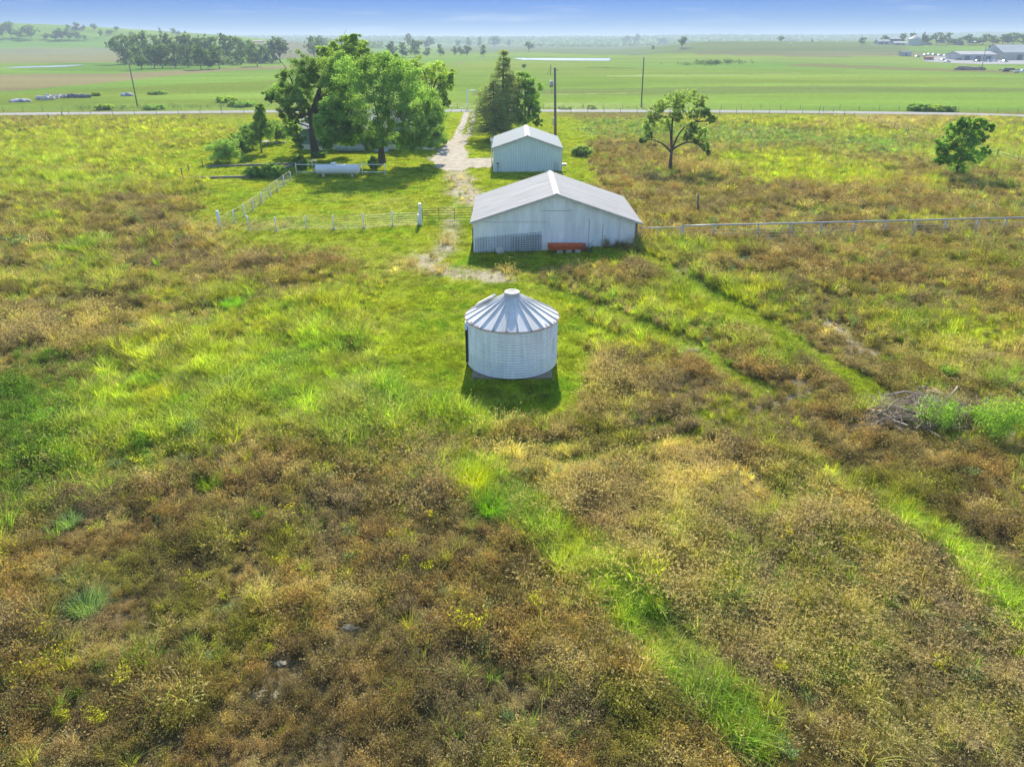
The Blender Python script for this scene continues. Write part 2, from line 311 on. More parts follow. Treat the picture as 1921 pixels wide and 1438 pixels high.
bl('tan', 1380, 230, 40, 5, .4)
# -- yard dirt
streak('dirt', [(858, 322), (864, 345), (876, 365), (890, 380)], 1.3, 14); streak('dirt', [(848, 415), (848, 450), (820, 480), (790, 495), (840, 512), (925, 524)], .8, 12)
bl('dirt', 866, 340, 20, 14, 19.8); bl('dirt', 872, 358, 20, 12, 17.6); bl('dirt', 884, 374, 24, 10, 22.0); bl('dirt', 850, 395, 12, 10, 11.0); bl('dirt', 848, 460, 13, 8, 17.6); bl('dirt', 800, 485, 26, 12, 19.8); bl('dirt', 840, 500, 30, 10, 13.200000000000001); bl('dirt', 880, 514, 40, 8, 17.6); bl('dirt', 922, 522, 26, 4, 13.200000000000001); bl('dirt', 845, 425, 10, 8, 11.0)
bl('tan', 760, 380, 70, 12, 7); bl('tan', 720, 398, 90, 10, 5); bl('tan', 500, 425, 60, 8, 4); bl('tan', 835, 445, 40, 18, 6); bl('tan', 800, 500, 60, 20, 5); bl('tan', 650, 424, 120, 6, 4); bl('tan', 860, 360, 40, 26, 4); bl('tan', 880, 512, 70, 12, 4)
bl('tan', 385, 435, 24, 10, 2); bl('dirt', 380, 440, 14, 4, 4.4); bl('tan', 560, 400, 60, 8, 3); bl('green', 700, 350, 120, 20, 3); bl('green', 560, 360, 60, 16, 3)

def vegweights(x, y):
    x = np.asarray(x, float); y = np.asarray(y, float)
    k = np.clip(y/40, .35, 3.0)
    wx = (fbm(x, y, 2.2, 4, 41)-.5)*1.9*k; wy = (fbm(x, y, 2.2, 4, 87)-.5)*2.6*k
    X = x+wx; Y = y+wy
    W = np.zeros((NT,)+x.shape)
    n1 = fbm(x, y, 5.5, 4, 7); n2 = fbm(x+50, y, 2.6, 3, 9); n3 = fbm(x, y+90, 1.2, 3, 10)
    W[0] = .34+1.9*np.clip(n1-.46, 0, 1); W[1] = .46+1.2*np.clip(n2-.46, 0, 1)
    W[2] = .08+1.4*np.clip(.40-n1, 0, 1)+.6*np.clip(n3-.62, 0, 1); W[4] = .10+1.2*np.clip(n2-.55, 0, 1); W[3] = .05+.8*np.clip(.42-n2, 0, 1); W[6] = .6*np.clip(n3-.68, 0, 1)
    mod = [.35+1.3*fbm(x, y, 3.0, 4, 201+q) for q in range(3)]
    for b in blobs:
        if b[0] == 'e':
            _, t, cx, cyy, ax, ay, bx, by, w = b
            det = ax*by-ay*bx
            dx = X-cx; dy = Y-cyy; u = (dx*by-dy*bx)/det; v = (ax*dy-ay*dx)/det
            r2 = u*u+v*v; W[t] += w*1.5*np.exp(-(r2*.85)**(1.1 if t != 5 else 1.8))*(mod[t % 3] if t != 5 else 1)
        else:
            _, t, P, wd, w = b; dmin = np.full(x.shape, 1e9)
            Xs = x+wx*.22; Ys = y+wy*.22
            for i in range(len(P)-1):
                p = P[i]; d = P[i+1]-p; L2 = d@d
                tt = np.clip(((Xs-p[0])*d[0]+(Ys-p[1])*d[1])/L2, 0, 1)
                dmin = np.minimum(dmin, np.hypot(Xs-p[0]-tt*d[0], Ys-p[1]-tt*d[1]))
            W[t] += w*1.7*np.exp(-(dmin/wd)**4)
    W = np.maximum(W, 0)**1.55
    return W/W.sum(0)

# -- far fields beyond the road: polygons in metres with their own crop colour
polys = []
def poly(pix, col, soft=1.0): polys.append((np.array([G(*p)[:2] for p in pix]), np.array(col)*.72, soft))
FG = (.170, .255, .045)
poly([(-200, 92), (330, 92), (330, 100), (-200, 103)], (.26, .27, .13))
poly([(-200, 103), (330, 100), (300, 117), (-200, 121)], (.29, .28, .12))
poly([(-200, 140), (200, 138), (560, 121), (640, 112), (640, 116), (480, 130), (250, 147), (100, 165), (-200, 188)], (.31, .275, .13))
poly([(480, 85), (620, 80), (640, 104), (520, 112)], (.25, .235, .12))
poly([(150, 118), (330, 120), (420, 128), (230, 136), (0, 131)], (.17, .30, .05))
poly([(-200, 190), (500, 150), (500, 170), (-200, 206)], (.22, .30, .05))
poly([(820, 85), (1300, 78), (1700, 80), (1700, 100), (1200, 104), (1000, 98), (820, 100)], (.20, .25, .10))
poly([(1300, 97), (1700, 99), (1900, 106), (1500, 106), (1300, 102)], (.26, .25, .12))
poly([(1500, 118), (1921, 133), (1921, 139), (1700, 133), (1500, 124)], (.25, .25, .09))
poly([(900, 170), (1500, 160), (1921, 165), (1921, 172), (1400, 176), (900, 180)], (.21, .28, .075))
poly([(1150, 142.3), (1500, 137.5), (1500, 138.4), (1150, 143.8)], (.42, .46, .20))
poly([(1090, 126), (1290, 126.6), (1290, 127.6), (1090, 127.2)], (.14, .17, .06))
poly([(860, 118), (905, 108.5), (909, 109), (868, 119.5)], (.30, .29, .16))
poly([(905, 180), (1200, 174), (1200, 175.2), (905, 181.5)], (.36, .42, .14))
poly([(1700, 78), (2000, 78), (2000, 84), (1700, 84)], (.25, .28, .10))
def inpoly(x, y, P):
    c = np.zeros(x.shape, bool); n = len(P)
    for i in range(n):
        x1, y1 = P[i]; x2, y2 = P[(i+1) % n]
        if y1 == y2: continue
        c ^= ((y1 > y) != (y2 > y)) & (x < (x2-x1)*(y-y1)/(y2-y1)+x1)
    return c
def farcolor(x, y):
    s = np.clip(y/400, .5, 4)
    X = x+(fbm(x, y, 60, 3, 4)-.5)*26*s; Y = y+(fbm(x, y, 60, 3, 14)-.5)*16*s
    col = np.ones(x.shape+(3,))*np.array(FG)
    n = fbm(x*.25, y, 24, 4, 21)[..., None]; n2 = fbm(x, y, 160, 3, 22)[..., None]
    n3 = fbm(x*.4, y, 7, 3, 23)[..., None]; col = col*(.60+.56*n+.24*n3)+(n2-.5)*np.array((.10, .02, .01))
    for P, c, _ in polys:
        m = inpoly(X, Y, P); col[m] = (c*(.75+.5*n))[m]
    return col

# ------------------------------------------------------------ the ground
def axis(lo, hi, step, far, ratio):
    v = list(np.arange(lo, hi+1e-6, step)); s = step; a = v[-1]
    while a < far: s *= ratio; a += s; v.append(a)
    return v
ys = axis(-30, 175, .5, 9000, 1.035)
xr = axis(0, 105, .5, 9000, 1.06); xs = [-v for v in xr[:0:-1]]+xr
ys = [-9000, -3000, -1000, -300, -100, -50]+ys
XX, YY = np.meshgrid(np.array(xs), np.array(ys))
ZZ = height(XX, YY)
ny, nx = XX.shape
def groundcolor(x, y):
    out = farcolor(x, y)
    m = (y < 200)
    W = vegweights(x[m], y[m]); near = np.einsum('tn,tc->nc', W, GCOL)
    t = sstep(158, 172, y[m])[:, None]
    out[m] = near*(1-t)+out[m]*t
    return out
gcol = groundcolor(XX.ravel(), YY.ravel())
idx = np.arange(nx*ny).reshape(ny, nx)
Q = np.stack([idx[:-1, :-1], idx[:-1, 1:], idx[1:, 1:], idx[1:, :-1]], -1).reshape(-1, 4)
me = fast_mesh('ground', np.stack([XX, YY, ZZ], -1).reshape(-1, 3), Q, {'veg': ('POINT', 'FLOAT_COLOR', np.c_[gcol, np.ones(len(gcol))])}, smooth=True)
gm = bpy.data.materials.new('ground_cover'); N, L = nodes(gm); b = N['Principled BSDF']; b.inputs['Roughness'].default_value = 1; b.inputs['Specular IOR Level'].default_value = 0
at = N.new("ShaderNodeAttribute"); at.attribute_name = 'veg'; gtc = N.new("ShaderNodeTexCoord")
def gnoise(scale, det, lo, hi, a, bb):
    n = N.new("ShaderNodeTexNoise"); n.inputs['Scale'].default_value = scale; n.inputs['Detail'].default_value = det; n.inputs['Roughness'].default_value = .7; L.new(gtc.outputs['Object'], n.inputs[0])
    r = N.new("ShaderNodeMapRange"); r.inputs[1].default_value = lo; r.inputs[2].default_value = hi; r.inputs[3].default_value = a; r.inputs[4].default_value = bb; L.new(n.outputs[0], r.inputs[0]); return n, r
n1_, r1_ = gnoise(7.0, 6, .3, .7, .55, 1.45); n2_, r2_ = gnoise(.55, 5, .3, .7, .78, 1.22)
mul = N.new("ShaderNodeMath"); mul.operation = 'MULTIPLY'; L.new(r1_.outputs[0], mul.inputs[0]); L.new(r2_.outputs[0], mul.inputs[1])
scn = N.new("ShaderNodeVectorMath"); scn.operation = 'SCALE'; L.new(at.outputs['Color'], scn.inputs[0]); L.new(mul.outputs[0], scn.inputs['Scale'])
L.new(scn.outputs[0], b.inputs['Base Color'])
bp = N.new("ShaderNodeBump"); bp.inputs['Strength'].default_value = .9; bp.inputs['Distance'].default_value = .12; L.new(n1_.outputs[0], bp.inputs['Height']); L.new(bp.outputs[0], b.inputs['Normal'])
me.materials.append(gm); go = bpy.data.objects.new('ground', me); C.objects.link(go); tag(go, kind='structure')

M_gravel = mat('gravel', (.44, .39, .32), 1, nscale=1.1, namt=.30, bump=.6, bscale=12, spec=0)
M_gravel2 = mat('road_gravel', (.34, .335, .32), 1, nscale=.6, namt=.10, spec=0)
exclude = []
def patch(name, pix, cell, lift, m, warp=.5, flat=None, kind='structure', step=None):
    P = np.array([G(*p)[:2] for p in pix]); lo = P.min(0)-1; hi = P.max(0)+1
    gx = np.arange(lo[0], hi[0]+cell, cell); gy = np.arange(lo[1], hi[1]+cell, cell)
    X, Y = np.meshgrid(gx, gy)
    cx = (X[:-1, :-1]+cell/2); cyy = (Y[:-1, :-1]+cell/2)
    wx = (fbm(cx, cyy, 1.6*warp*2, 3, 3)-.5)*2*warp; wy = (fbm(cx, cyy, 1.6*warp*2, 3, 33)-.5)*3*warp
    m_ = inpoly(cx+wx, cyy+wy, P)
    Z = height(X, Y)+lift if flat is None else np.full(X.shape, flat)
    id_ = np.arange(X.size).reshape(X.shape)
    Q = np.stack([id_[:-1, :-1][m_], id_[:-1, 1:][m_], id_[1:, 1:][m_], id_[1:, :-1][m_]], -1)
    used, inv = np.unique(Q.ravel(), return_inverse=True)
    V = np.stack([X, Y, Z], -1).reshape(-1, 3)[used]
    me = fast_mesh(name, V, inv.reshape(-1, 4), smooth=True); me.materials.append(m); o = bpy.data.objects.new(name, me); C.objects.link(o)
    tag(o, kind=kind); exclude.append(P); return o
DRIVE = [(859, 252), (885, 250), (879, 266), (874, 282), (880, 297), (926, 296), (926, 314), (880, 315), (866, 322), (836, 322), (814, 314), (808, 300), (818, 286), (838, 268)]
patch('driveway', DRIVE, .25, .02, M_gravel, 1.0)
patch('driveway', [(873, 206), (881, 206), (879, 222), (873, 238), (866, 256), (848, 262), (858, 240), (866, 222)], .25, .024, M_gravel, .35)
patch('driveway', [(885, 206), (893, 206), (892, 222), (887.5, 238), (883, 256), (873, 258), (878, 240), (883, 222)], .25, .028, M_gravel, .35)
rows = []
RP = [G(*p) for p in [(-260, 219), (0, 214), (200, 212.3), (470, 209.2), (830, 207.6), (1020, 207.6), (1200, 208.2), (1400, 209.2), (1560, 210.3), (1800, 213.8), (1921, 217), (2160, 224)]]
V = []; Qr = []
PX = np.interp(np.linspace(0, len(RP)-1, 180), range(len(RP)), [p.x for p in RP]); PY = np.interp(np.linspace(0, len(RP)-1, 180), range(len(RP)), [p.y for p in RP])
ker = np.ones(13)/13; PY = np.convolve(np.pad(PY, 6, 'edge'), ker, 'valid')
for i, (x, y) in enumerate(zip(PX, PY)):
    for j in range(6): yy = y-2.9+j*1.16; V.append((x, yy, H(x, yy)+.05-.015*abs(j-2.5)))
for i in range(len(PX)-1):
    for j in range(5): a = i*6+j; Qr.append((a, a+6, a+7, a+1))
me = fast_mesh('road', np.array(V), np.array(Qr), smooth=True); me.materials.append(M_gravel2); o = bpy.data.objects.new('road', me); C.objects.link(o); tag(o, kind='structure')
exclude.append(np.array([(x, y-3.4) for x, y in zip(PX, PY)]+[(x, y+3.4) for x, y in zip(PX[::-1], PY[::-1])]))
def roady(x): return float(np.interp(x, PX, PY))
# water
mw = bpy.data.materials.new('pond_water'); N, L = nodes(mw); b = N['Principled BSDF']; b.inputs['Base Color'].default_value = (.62, .64, .66, 1); b.inputs['Roughness'].default_value = .12; b.inputs['Specular IOR Level'].default_value = .9; b.inputs['IOR'].default_value = 1.6  # pale base colour stands in for the bright sky reflected in the water
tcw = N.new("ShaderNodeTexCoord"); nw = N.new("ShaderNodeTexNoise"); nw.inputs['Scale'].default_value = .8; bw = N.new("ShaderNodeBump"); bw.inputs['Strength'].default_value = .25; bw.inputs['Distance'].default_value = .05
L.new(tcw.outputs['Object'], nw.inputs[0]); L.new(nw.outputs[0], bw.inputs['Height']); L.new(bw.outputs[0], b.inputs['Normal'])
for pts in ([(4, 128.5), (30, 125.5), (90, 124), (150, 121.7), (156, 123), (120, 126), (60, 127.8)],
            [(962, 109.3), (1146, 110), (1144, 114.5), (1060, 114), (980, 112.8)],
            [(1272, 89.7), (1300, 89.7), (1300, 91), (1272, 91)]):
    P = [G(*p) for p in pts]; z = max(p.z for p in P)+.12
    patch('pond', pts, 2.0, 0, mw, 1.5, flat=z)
patch('yard_lot', [(1728, 112), (1745, 107), (1800, 105.5), (1921, 108), (2000, 110), (2000, 119), (1921, 121), (1840, 121), (1790, 119), (1750, 117)], 2.0, .1, M_gravel2, 2)

# ------------------------------------------------------------ growth: small plants scattered over the ground (nobody could count them)
rng = np.random.default_rng(7)
def strip(P, w, wdir):
    """blade along points P (n,3) with widths w (n,)"""
    V = []
    for p, ww in zip(P, w): V += [p-wdir*ww/2, p+wdir*ww/2]
    return V, [(2*i, 2*i+1, 2*i+3, 2*i+2) for i in range(len(P)-1)]
def plant_grass(n, hmin, hmax, base, width, lean, heads=False, seg=4):
    V = []; Q = []; var = []; head = []
    for _ in range(n):
        a = rng.uniform(0, 2*np.pi); r = base*math.sqrt(rng.uniform()); b0 = np.array([r*math.cos(a), r*math.sin(a), 0])
        h = rng.uniform(hmin, hmax); az = a+rng.normal(0, .8); out = abs(rng.normal(lean, lean*.5))*h
        d = np.array([math.cos(az), math.sin(az), 0]); t = np.linspace(0, 1, seg+1)
        P = b0+np.outer(out*t**2, d)+np.outer(h*(t-.25*min(1, out/h)*t**3), [0, 0, 1])
        wd = np.array([-math.sin(az+.7), math.cos(az+.7), 0]); w = width*np.array([1, .9, .7, .5, .12])[:seg+1] if seg == 4 else width*np.linspace(1, .15, seg+1)
        v, q = strip(P, w, wd); o = len(V); V += v; Q += [tuple(o+i for i in f) for f in q]; c = rng.uniform(); var += [c]*len(q); head += [0]*len(q)
        if heads and rng.uniform() < .8:
            for k in range(7):
                p = P[-1]*(1-k*.035)+P[-2]*(k*.035)+rng.normal(0, .008, 3); s = .008; u = rng.normal(0, 1, 3)*np.array([.5, .5, 1.4]); u /= np.linalg.norm(u); w2 = np.cross(u, [0, 0, 1.]); w2 /= np.linalg.norm(w2)+1e-6
                o = len(V); V += [p-u*s*3.2, p+w2*s, p+u*s*3.2, p-w2*s]; Q.append((o, o+1, o+2, o+3)); var.append(rng.uniform(.4, 1)); head.append(.6)
    return V, Q, var, head
def plant_forb(stems, leaves, hmin, hmax, leaf, spread, stemw=.006):
    V = []; Q = []; var = []; head = []
    for _ in range(stems):
        az = rng.uniform(0, 2*np.pi); h = rng.uniform(hmin, hmax); out = h*abs(rng.normal(0, spread)); d = np.array([math.cos(az), math.sin(az), 0])
        b0 = np.array([*rng.normal(0, .05, 2), 0]); t = np.linspace(0, 1, 4); P = b0+np.outer(out*t**1.3, d)+np.outer(h*t, [0, 0, 1])
        v, q = strip(P, [stemw]*4, np.array([-d[1], d[0], 0])); o = len(V); V += v; Q += [tuple(o+i for i in f) for f in q]; var += [.3]*len(q); head += [0]*len(q)
        cs = rng.uniform(-.2, .2)
        for _ in range(leaves):
            s = rng.uniform(.25, 1.05)**.7; p = b0+d*out*s**1.3+np.array([0, 0, h*s])+rng.normal(0, 1, 3)*np.array([.07, .07, .035])*(.5+h)
            if p[2] < .01: p[2] = .02
            u = rng.normal(0, 1, 3); u /= np.linalg.norm(u); w2 = np.cross(u, rng.normal(0, 1, 3)); w2 /= np.linalg.norm(w2)+1e-6; l = leaf*rng.uniform(.6, 1.3)
            o = len(V); V += [p-u*l*.68, p+w2*l*.20, p+u*l*.68, p-w2*l*.20]; Q.append((o, o+1, o+2, o+3)); var.append(np.clip(rng.uniform(.1, .9)+cs, 0, 1)); head.append(0)
    return V, Q, var, head
protos = bpy.data.collections.new('plants')      # not linked to the scene
M_tuft = leafmat('meadow_leaf', None, .42, inst=True, warm=(1.20, 1.13, .56), spread=.95, headcol=(.50, .40, .20))
def proto(name, spec):
    V, Q, var, head = spec
    me = fast_mesh(name, np.array(V), np.array(Q), {'var': ('FACE', 'FLOAT', var), 'head': ('FACE', 'FLOAT', head)}); me.materials.append(M_tuft)
    protos.objects.link(bpy.data.objects.new(name, me))
# order is alphabetical
PN = {}
def reg(kind, spec):
    k = len(protos.objects); proto('p%02d_%s' % (k, kind), spec); PN.setdefault(kind, []).append(k)
for k in range(3): reg('weed', plant_forb(13, 17, .22, .55, .046, .45))
for k in range(2): reg('grass', plant_grass(52, .25, .66, .15, .017, .6))
for k in range(2): reg('seedgrass', plant_grass(58, .25, .75, .18, .014, .65, heads=True))
for k in range(2): reg('short', plant_grass(60, .04, .11, .20, .012, .6, seg=3))
for k in range(2): reg('leafy', plant_forb(12, 24, .18, .42, .055, .5))
reg('lowmat', plant_forb(26, 9, .05, .16, .035, 1.6))

EX0 = []       # footprints in metres, filled before scattering
def scatter(y0, y1, dens, sc, xmax=None, margin=1.16):
    n_cells = []
    yy = []; xx = []
    for y in np.arange(y0, y1, 1.0):
        vis = (y*cp+CAMH*sp)*(960.5/F)*1.06+.5; n = rng.poisson(dens*2*vis)
        yy.append(rng.uniform(y, y+1, n)); xx.append(rng.uniform(-vis, vis, n))
        wide = 10+y*.10; n = rng.poisson(dens*.7*2*wide); u_ = rng.uniform(-wide, wide, n)      # a little thinner past the frame's edges
        yy.append(rng.uniform(y, y+1, n)); xx.append(u_+np.sign(u_)*vis)
    x = np.concatenate(xx); y = np.concatenate(yy); return x, y, np.full(x.shape, sc)
def run_scatter():
    S = [scatter(2, 7, 20, .9), scatter(7, 20, 42, .82), scatter(20, 32, 30, .9), scatter(32, 50, 17, 1.05), scatter(50, 80, 9, 1.15), scatter(80, 120, 6, 1.15), scatter(120, 150, 4, 1.0), scatter(150, 157, 4, .5)]
    x = np.concatenate([s[0] for s in S]); y = np.concatenate([s[1] for s in S]); sc = np.concatenate([s[2] for s in S])
    keep = np.ones(len(x), bool)
    for P in exclude+EX0:
        lo = P.min(0); hi = P.max(0); m = (x > lo[0]) & (x < hi[0]) & (y > lo[1]) & (y < hi[1])
        i = np.nonzero(m)[0]
        if len(i): keep[i[inpoly(x[i], y[i], P)]] = False
    x, y, sc = x[keep], y[keep], sc[keep]
    W = vegweights(x, y); cum = np.cumsum(W, 0); u = rng.uniform(size=len(x))*cum[-1]; t = (u[None] > cum).sum(0).clip(0, NT-1)
    # clumps: density and height follow low-frequency noise so the meadow is tussocky
    clump = fbm(x, y, 1.3, 3, 61); tall = .30+1.5*fbm(x, y, 2.0, 3, 62)
    r = rng.uniform(size=len(x))
    pk = np.ones(len(x)); pk[t == TY['dirt']] = .10; pk[(t == TY['brown'])] = .95
    lawnw = W[TY['lawn']]/W.sum(0)
    keep = (r < pk*(.15+1.5*clump)) | (t == TY['lawn'])
    keep &= ~((t != TY['lawn']) & (lawnw > .60))
    x, y, sc, t, tall, lawnw = x[keep], y[keep], sc[keep], t[keep], tall[keep], lawnw[keep]
    n = len(x); idx = np.zeros(n, int); s = np.ones(n); r = rng.uniform(size=n)
    def pick(m, opts, probs, smul):
        k = np.nonzero(m)[0]; ch = rng.choice(len(opts), len(k), p=probs)
        for j, o in enumerate(opts):
            kk = k[ch == j]; idx[kk] = rng.choice(PN[o], len(kk)); s[kk] = smul[j]
    pick(t == 0, ['weed', 'seedgrass', 'lowmat'], [.74, .16, .10], [1.0, .65, 1.1])
    pick(t == 1, ['weed', 'grass', 'lowmat', 'leafy'], [.45, .28, .12, .15], [.9, .8, 1.2, .7])
    pick(t == 2, ['grass', 'leafy', 'seedgrass'], [.82, .10, .08], [1.1, .8, 1.0])
    pick(t == 3, ['grass', 'weed', 'lowmat'], [.70, .22, .08], [.95, .8, 1.2])
    pick(t == 4, ['seedgrass', 'grass', 'weed'], [.55, .35, .10], [.95, .8, .8])
    pick(t == 5, ['short', 'lowmat'], [.9, .1], [1.3, .35])
    pick(t == 6, ['leafy', 'weed'], [.8, .2], [1.25, 1.1])
    pick(t == 7, ['lowmat', 'weed'], [.7, .3], [.7, .5])
    pick(t == 8, ['grass', 'leafy', 'lowmat'], [.5, .3, .2], [.8, .8, 1.2])
    s = s*np.where(t == 5, 1.0, tall)*rng.uniform(.7, 1.25, n)*sc
    s = np.where((lawnw > .3) & (t != 5), s*.5, s)
    col = COL[t]*(rng.uniform(.5, 1.5, n)*(.75+.5*fbm(x, y, 1.8, 2, 71)))[:, None]*(1+(rng.uniform(-1, 1, (n, 3))*np.array([.14, .07, .10])))
    mixc = np.einsum('tn,tc->nc', vegweights(x, y), COL); col = col*.66+mixc*.34
    dry = ((t == 0) | (t == 1) | (t == 4))
    for sd, cc, sz in ((301, (.29, .215, .115), 1.4), (302, (.22, .24, .045), 2.3), (303, (.44, .38, .19), .9), (304, (.16, .135, .06), 1.2), (305, (.23, .19, .13), 2.8)):
        wv_ = (sstep(.50, .70, fbm(x, y, sz, 4, sd))*.75*dry)[:, None]; col = col*(1-wv_)+np.array(cc)*wv_
    grn = ((t == 2) | (t == 3) | (t == 5) | (t == 8))
    for sd, cc, sz in ((311, (.40, .40, .03), 2.2), (312, (.13, .30, .03), 1.7), (313, (.36, .38, .12), 1.1)):
        wv_ = (sstep(.52, .72, fbm(x, y, sz, 4, sd))*.6*grn)[:, None]; col = col*(1-wv_)+np.array(cc)*wv_
    col = col*(.40+1.2*fbm(x, y, .7, 3, 77))[:, None]
    sp = (rng.uniform(size=n) < .045) & (dry | (t == 2)) & (lawnw < .3) & (fbm(x, y, 4, 2, 90) > .42)
    ks = np.nonzero(sp)[0]; pal = np.array([(.50, .52, .05), (.28, .46, .06), (.62, .52, .26), (.20, .30, .14), (.42, .44, .10)]); ch = rng.integers(0, 5, len(ks)); col[ks] = pal[ch]*rng.uniform(.8, 1.2, len(ks))[:, None]
    s[ks] = np.maximum(s[ks], sc[ks])*rng.uniform(.85, 1.2, len(ks)); s[ks[ch == 2]] *= .7; pp = [PN['leafy'], PN['grass'], PN['seedgrass'], PN['leafy'], PN['grass']]
    for q in range(5): kk = ks[ch == q]; idx[kk] = rng.choice(pp[q], len(kk))
    z = height(x, y)-.01
    rot = np.stack([rng.normal(0, .10, n), rng.normal(0, .10, n), rng.uniform(0, 6.283, n)], -1)
    scl = np.stack([s, s, s*rng.uniform(.8, 1.2, n)], -1)
    kinds = [('dry_weeds', (t == 0) | (t == 7)), ('meadow_grass', (t == 1) | (t == 2) | (t == 3) | (t == 8)), ('seed_grass', t == 4), ('lawn_grass', t == 5), ('green_weeds', t == 6)]
    ng = bpy.data.node_groups.new('scatter', 'GeometryNodeTree')
    ng.interface.new_socket('Geometry', in_out='INPUT', socket_type='NodeSocketGeometry'); ng.interface.new_socket('Geometry', in_out='OUTPUT', socket_type='NodeSocketGeometry')
    N, L = ng.nodes, ng.links; gi = N.new('NodeGroupInput'); go_ = N.new('NodeGroupOutput'); ip = N.new('GeometryNodeInstanceOnPoints'); ci = N.new('GeometryNodeCollectionInfo')
    ci.inputs['Collection'].default_value = protos; ci.inputs['Separate Children'].default_value = True; ci.inputs['Reset Children'].default_value = True
    def na(nm, ty): q = N.new('GeometryNodeInputNamedAttribute'); q.data_type = ty; q.inputs['Name'].default_value = nm; return q.outputs['Attribute']
    er = N.new('FunctionNodeEulerToRotation'); L.new(na('rot', 'FLOAT_VECTOR'), er.inputs[0])
    L.new(gi.outputs[0], ip.inputs['Points']); L.new(ci.outputs[0], ip.inputs['Instance']); ip.inputs['Pick Instance'].default_value = True
    L.new(na('idx', 'INT'), ip.inputs['Instance Index']); L.new(er.outputs[0], ip.inputs['Rotation']); L.new(na('scl', 'FLOAT_VECTOR'), ip.inputs['Scale']); L.new(ip.outputs[0], go_.inputs[0])
    for nm, m in kinds:
        me = bpy.data.meshes.new(nm); me.vertices.add(int(m.sum())); me.vertices.foreach_set('co', np.stack([x[m], y[m], z[m]], -1).astype(np.float32).ravel())
        a = me.attributes.new('tint', 'FLOAT_COLOR', 'POINT'); a.data.foreach_set('color', np.c_[col[m], np.ones(m.sum())].astype(np.float32).ravel())
        a = me.attributes.new('rot', 'FLOAT_VECTOR', 'POINT'); a.data.foreach_set('vector', rot[m].astype(np.float32).ravel())
        a = me.attributes.new('scl', 'FLOAT_VECTOR', 'POINT'); a.data.foreach_set('vector', scl[m].astype(np.float32).ravel())
        a = me.attributes.new('idx', 'INT', 'POINT'); a.data.foreach_set('value', idx[m].astype(np.int32))
        me.materials.append(M_tuft); o = bpy.data.objects.new(nm, me); C.objects.link(o); md = o.modifiers.new('scatter', 'NODES'); md.node_group = ng
        tag(o, kind='stuff', label={'dry_weeds': 'brown dried weeds covering much of the foreground', 'meadow_grass': 'uncut green and yellow meadow grass', 'seed_grass': 'straw coloured grass gone to seed', 'lawn_grass': 'short mown lawn grass round the bin and in the yard', 'green_weeds': 'dark green leafy weeds in the meadow'}[nm], cat='weeds' if 'weed' in nm else 'grass')
    print('tufts', n, [int(m.sum()) for _, m in kinds])

# ------------------------------------------------------------ materials of built things
M_galv = mat('galvanised_wall', (.80, .82, .82), .6, .05, nscale=1.6, namt=.14, stretch=(4, 4, .35), usevar=.07)
M_galvroof = mat('galvanised_roof', (.74, .72, .68), .5, .15, nscale=1.2, namt=.14, usevar=.10, stretch=(1, 1, .4))
M_rust = mat('rusty_galvanised', (.45, .40, .35), .75, .2, nscale=7, namt=.3, col2=(.34, .17, .09))
M_concrete = mat('concrete', (.42, .40, .37), .95, nscale=3, namt=.2, bump=.3)
M_oldconc = mat('stained_concrete', (.27, .235, .16), .95, nscale=3, namt=.3, bump=.3)
M_white = mat('white_paint', (.80, .80, .78), .55, nscale=4, namt=.06)
M_offwhite = mat('vent_cap', (.72, .68, .60), .6, nscale=5, namt=.10)
M_tin = mat('barn_sheet', (.82, .86, .86), .6, .08, nscale=1.0, namt=.11, stretch=(2.2, 2.2, .5), usevar=.08)
M_tinroof = mat('barn_roof_sheet', (.36, .355, .35), .85, 0, spec=.15, nscale=.9, namt=.2, stretch=(.35, 2.2, 1), usevar=.06)
M_bluesteel = mat('blue_grey_steel', (.58, .70, .71), .55, .1, nscale=.8, namt=.05)
M_garroof = mat('pale_blue_roof', (.27, .305, .32), .8, 0, spec=.15, nscale=.8, namt=.07, stretch=(.4, 2, 1))
M_dark = mat('dark_void', (.04, .045, .05), .9)
M_wood = mat('weathered_wood', (.22, .185, .15), .9, nscale=6, namt=.3, stretch=(6, 6, .8))
M_polewood = mat('pole_wood', (.20, .17, .145), .9, nscale=5, namt=.25, stretch=(6, 6, .5))
M_timber = mat('timber_edging', (.26, .23, .21), .9, nscale=3, namt=.25)
M_gatedark = mat('dark_green_tube', (.05, .085, .07), .5, .3)
M_pipe = mat('grey_pipe', (.46, .47, .47), .55, .4, nscale=4, namt=.15)
M_wire = mat('fence_wire', (.32, .32, .30), .5, .6)
M_redsteel = mat('orange_red_steel', (.66, .15, .05), .6, nscale=3, namt=.2)
M_darkwire = mat('dark_mesh_wire', (.10, .12, .13), .6, .4)
M_panelwire = mat('panel_wire', (.22, .25, .27), .6, .3)
M_siding = mat('blue_siding', (.20, .29, .36), .8, nscale=2, namt=.06)
M_shingle = mat('grey_shingle', (.42, .42, .41), .9, nscale=3, namt=.15)
M_trim = mat('roof_trim', (.50, .49, .47), .8, spec=.15)
M_tank = mat('tank_paint', (.74, .76, .77), .45, nscale=1.4, namt=.08)
M_boat = mat('pale_blue_hull', (.40, .50, .54), .5, nscale=2, namt=.12)
M_rock = mat('pale_rock', (.56, .53, .48), .95, nscale=3, namt=.25, bump=.6, bscale=6)
M_darkrock = mat('dark_rock', (.20, .19, .19), .95, nscale=3, namt=.3, bump=.6, bscale=6)
M_gmound = mat('grey_gravel_mound', (.33, .34, .36), .95, nscale=2, namt=.2, bump=.6, bscale=8)
M_glass = mat('dark_window', (.05, .07, .09), .15, spec=.6)
M_bark = mat('bark', (.105, .085, .068), .95, nscale=5, namt=.3, bump=.6, bscale=9, stretch=(3, 3, .6))
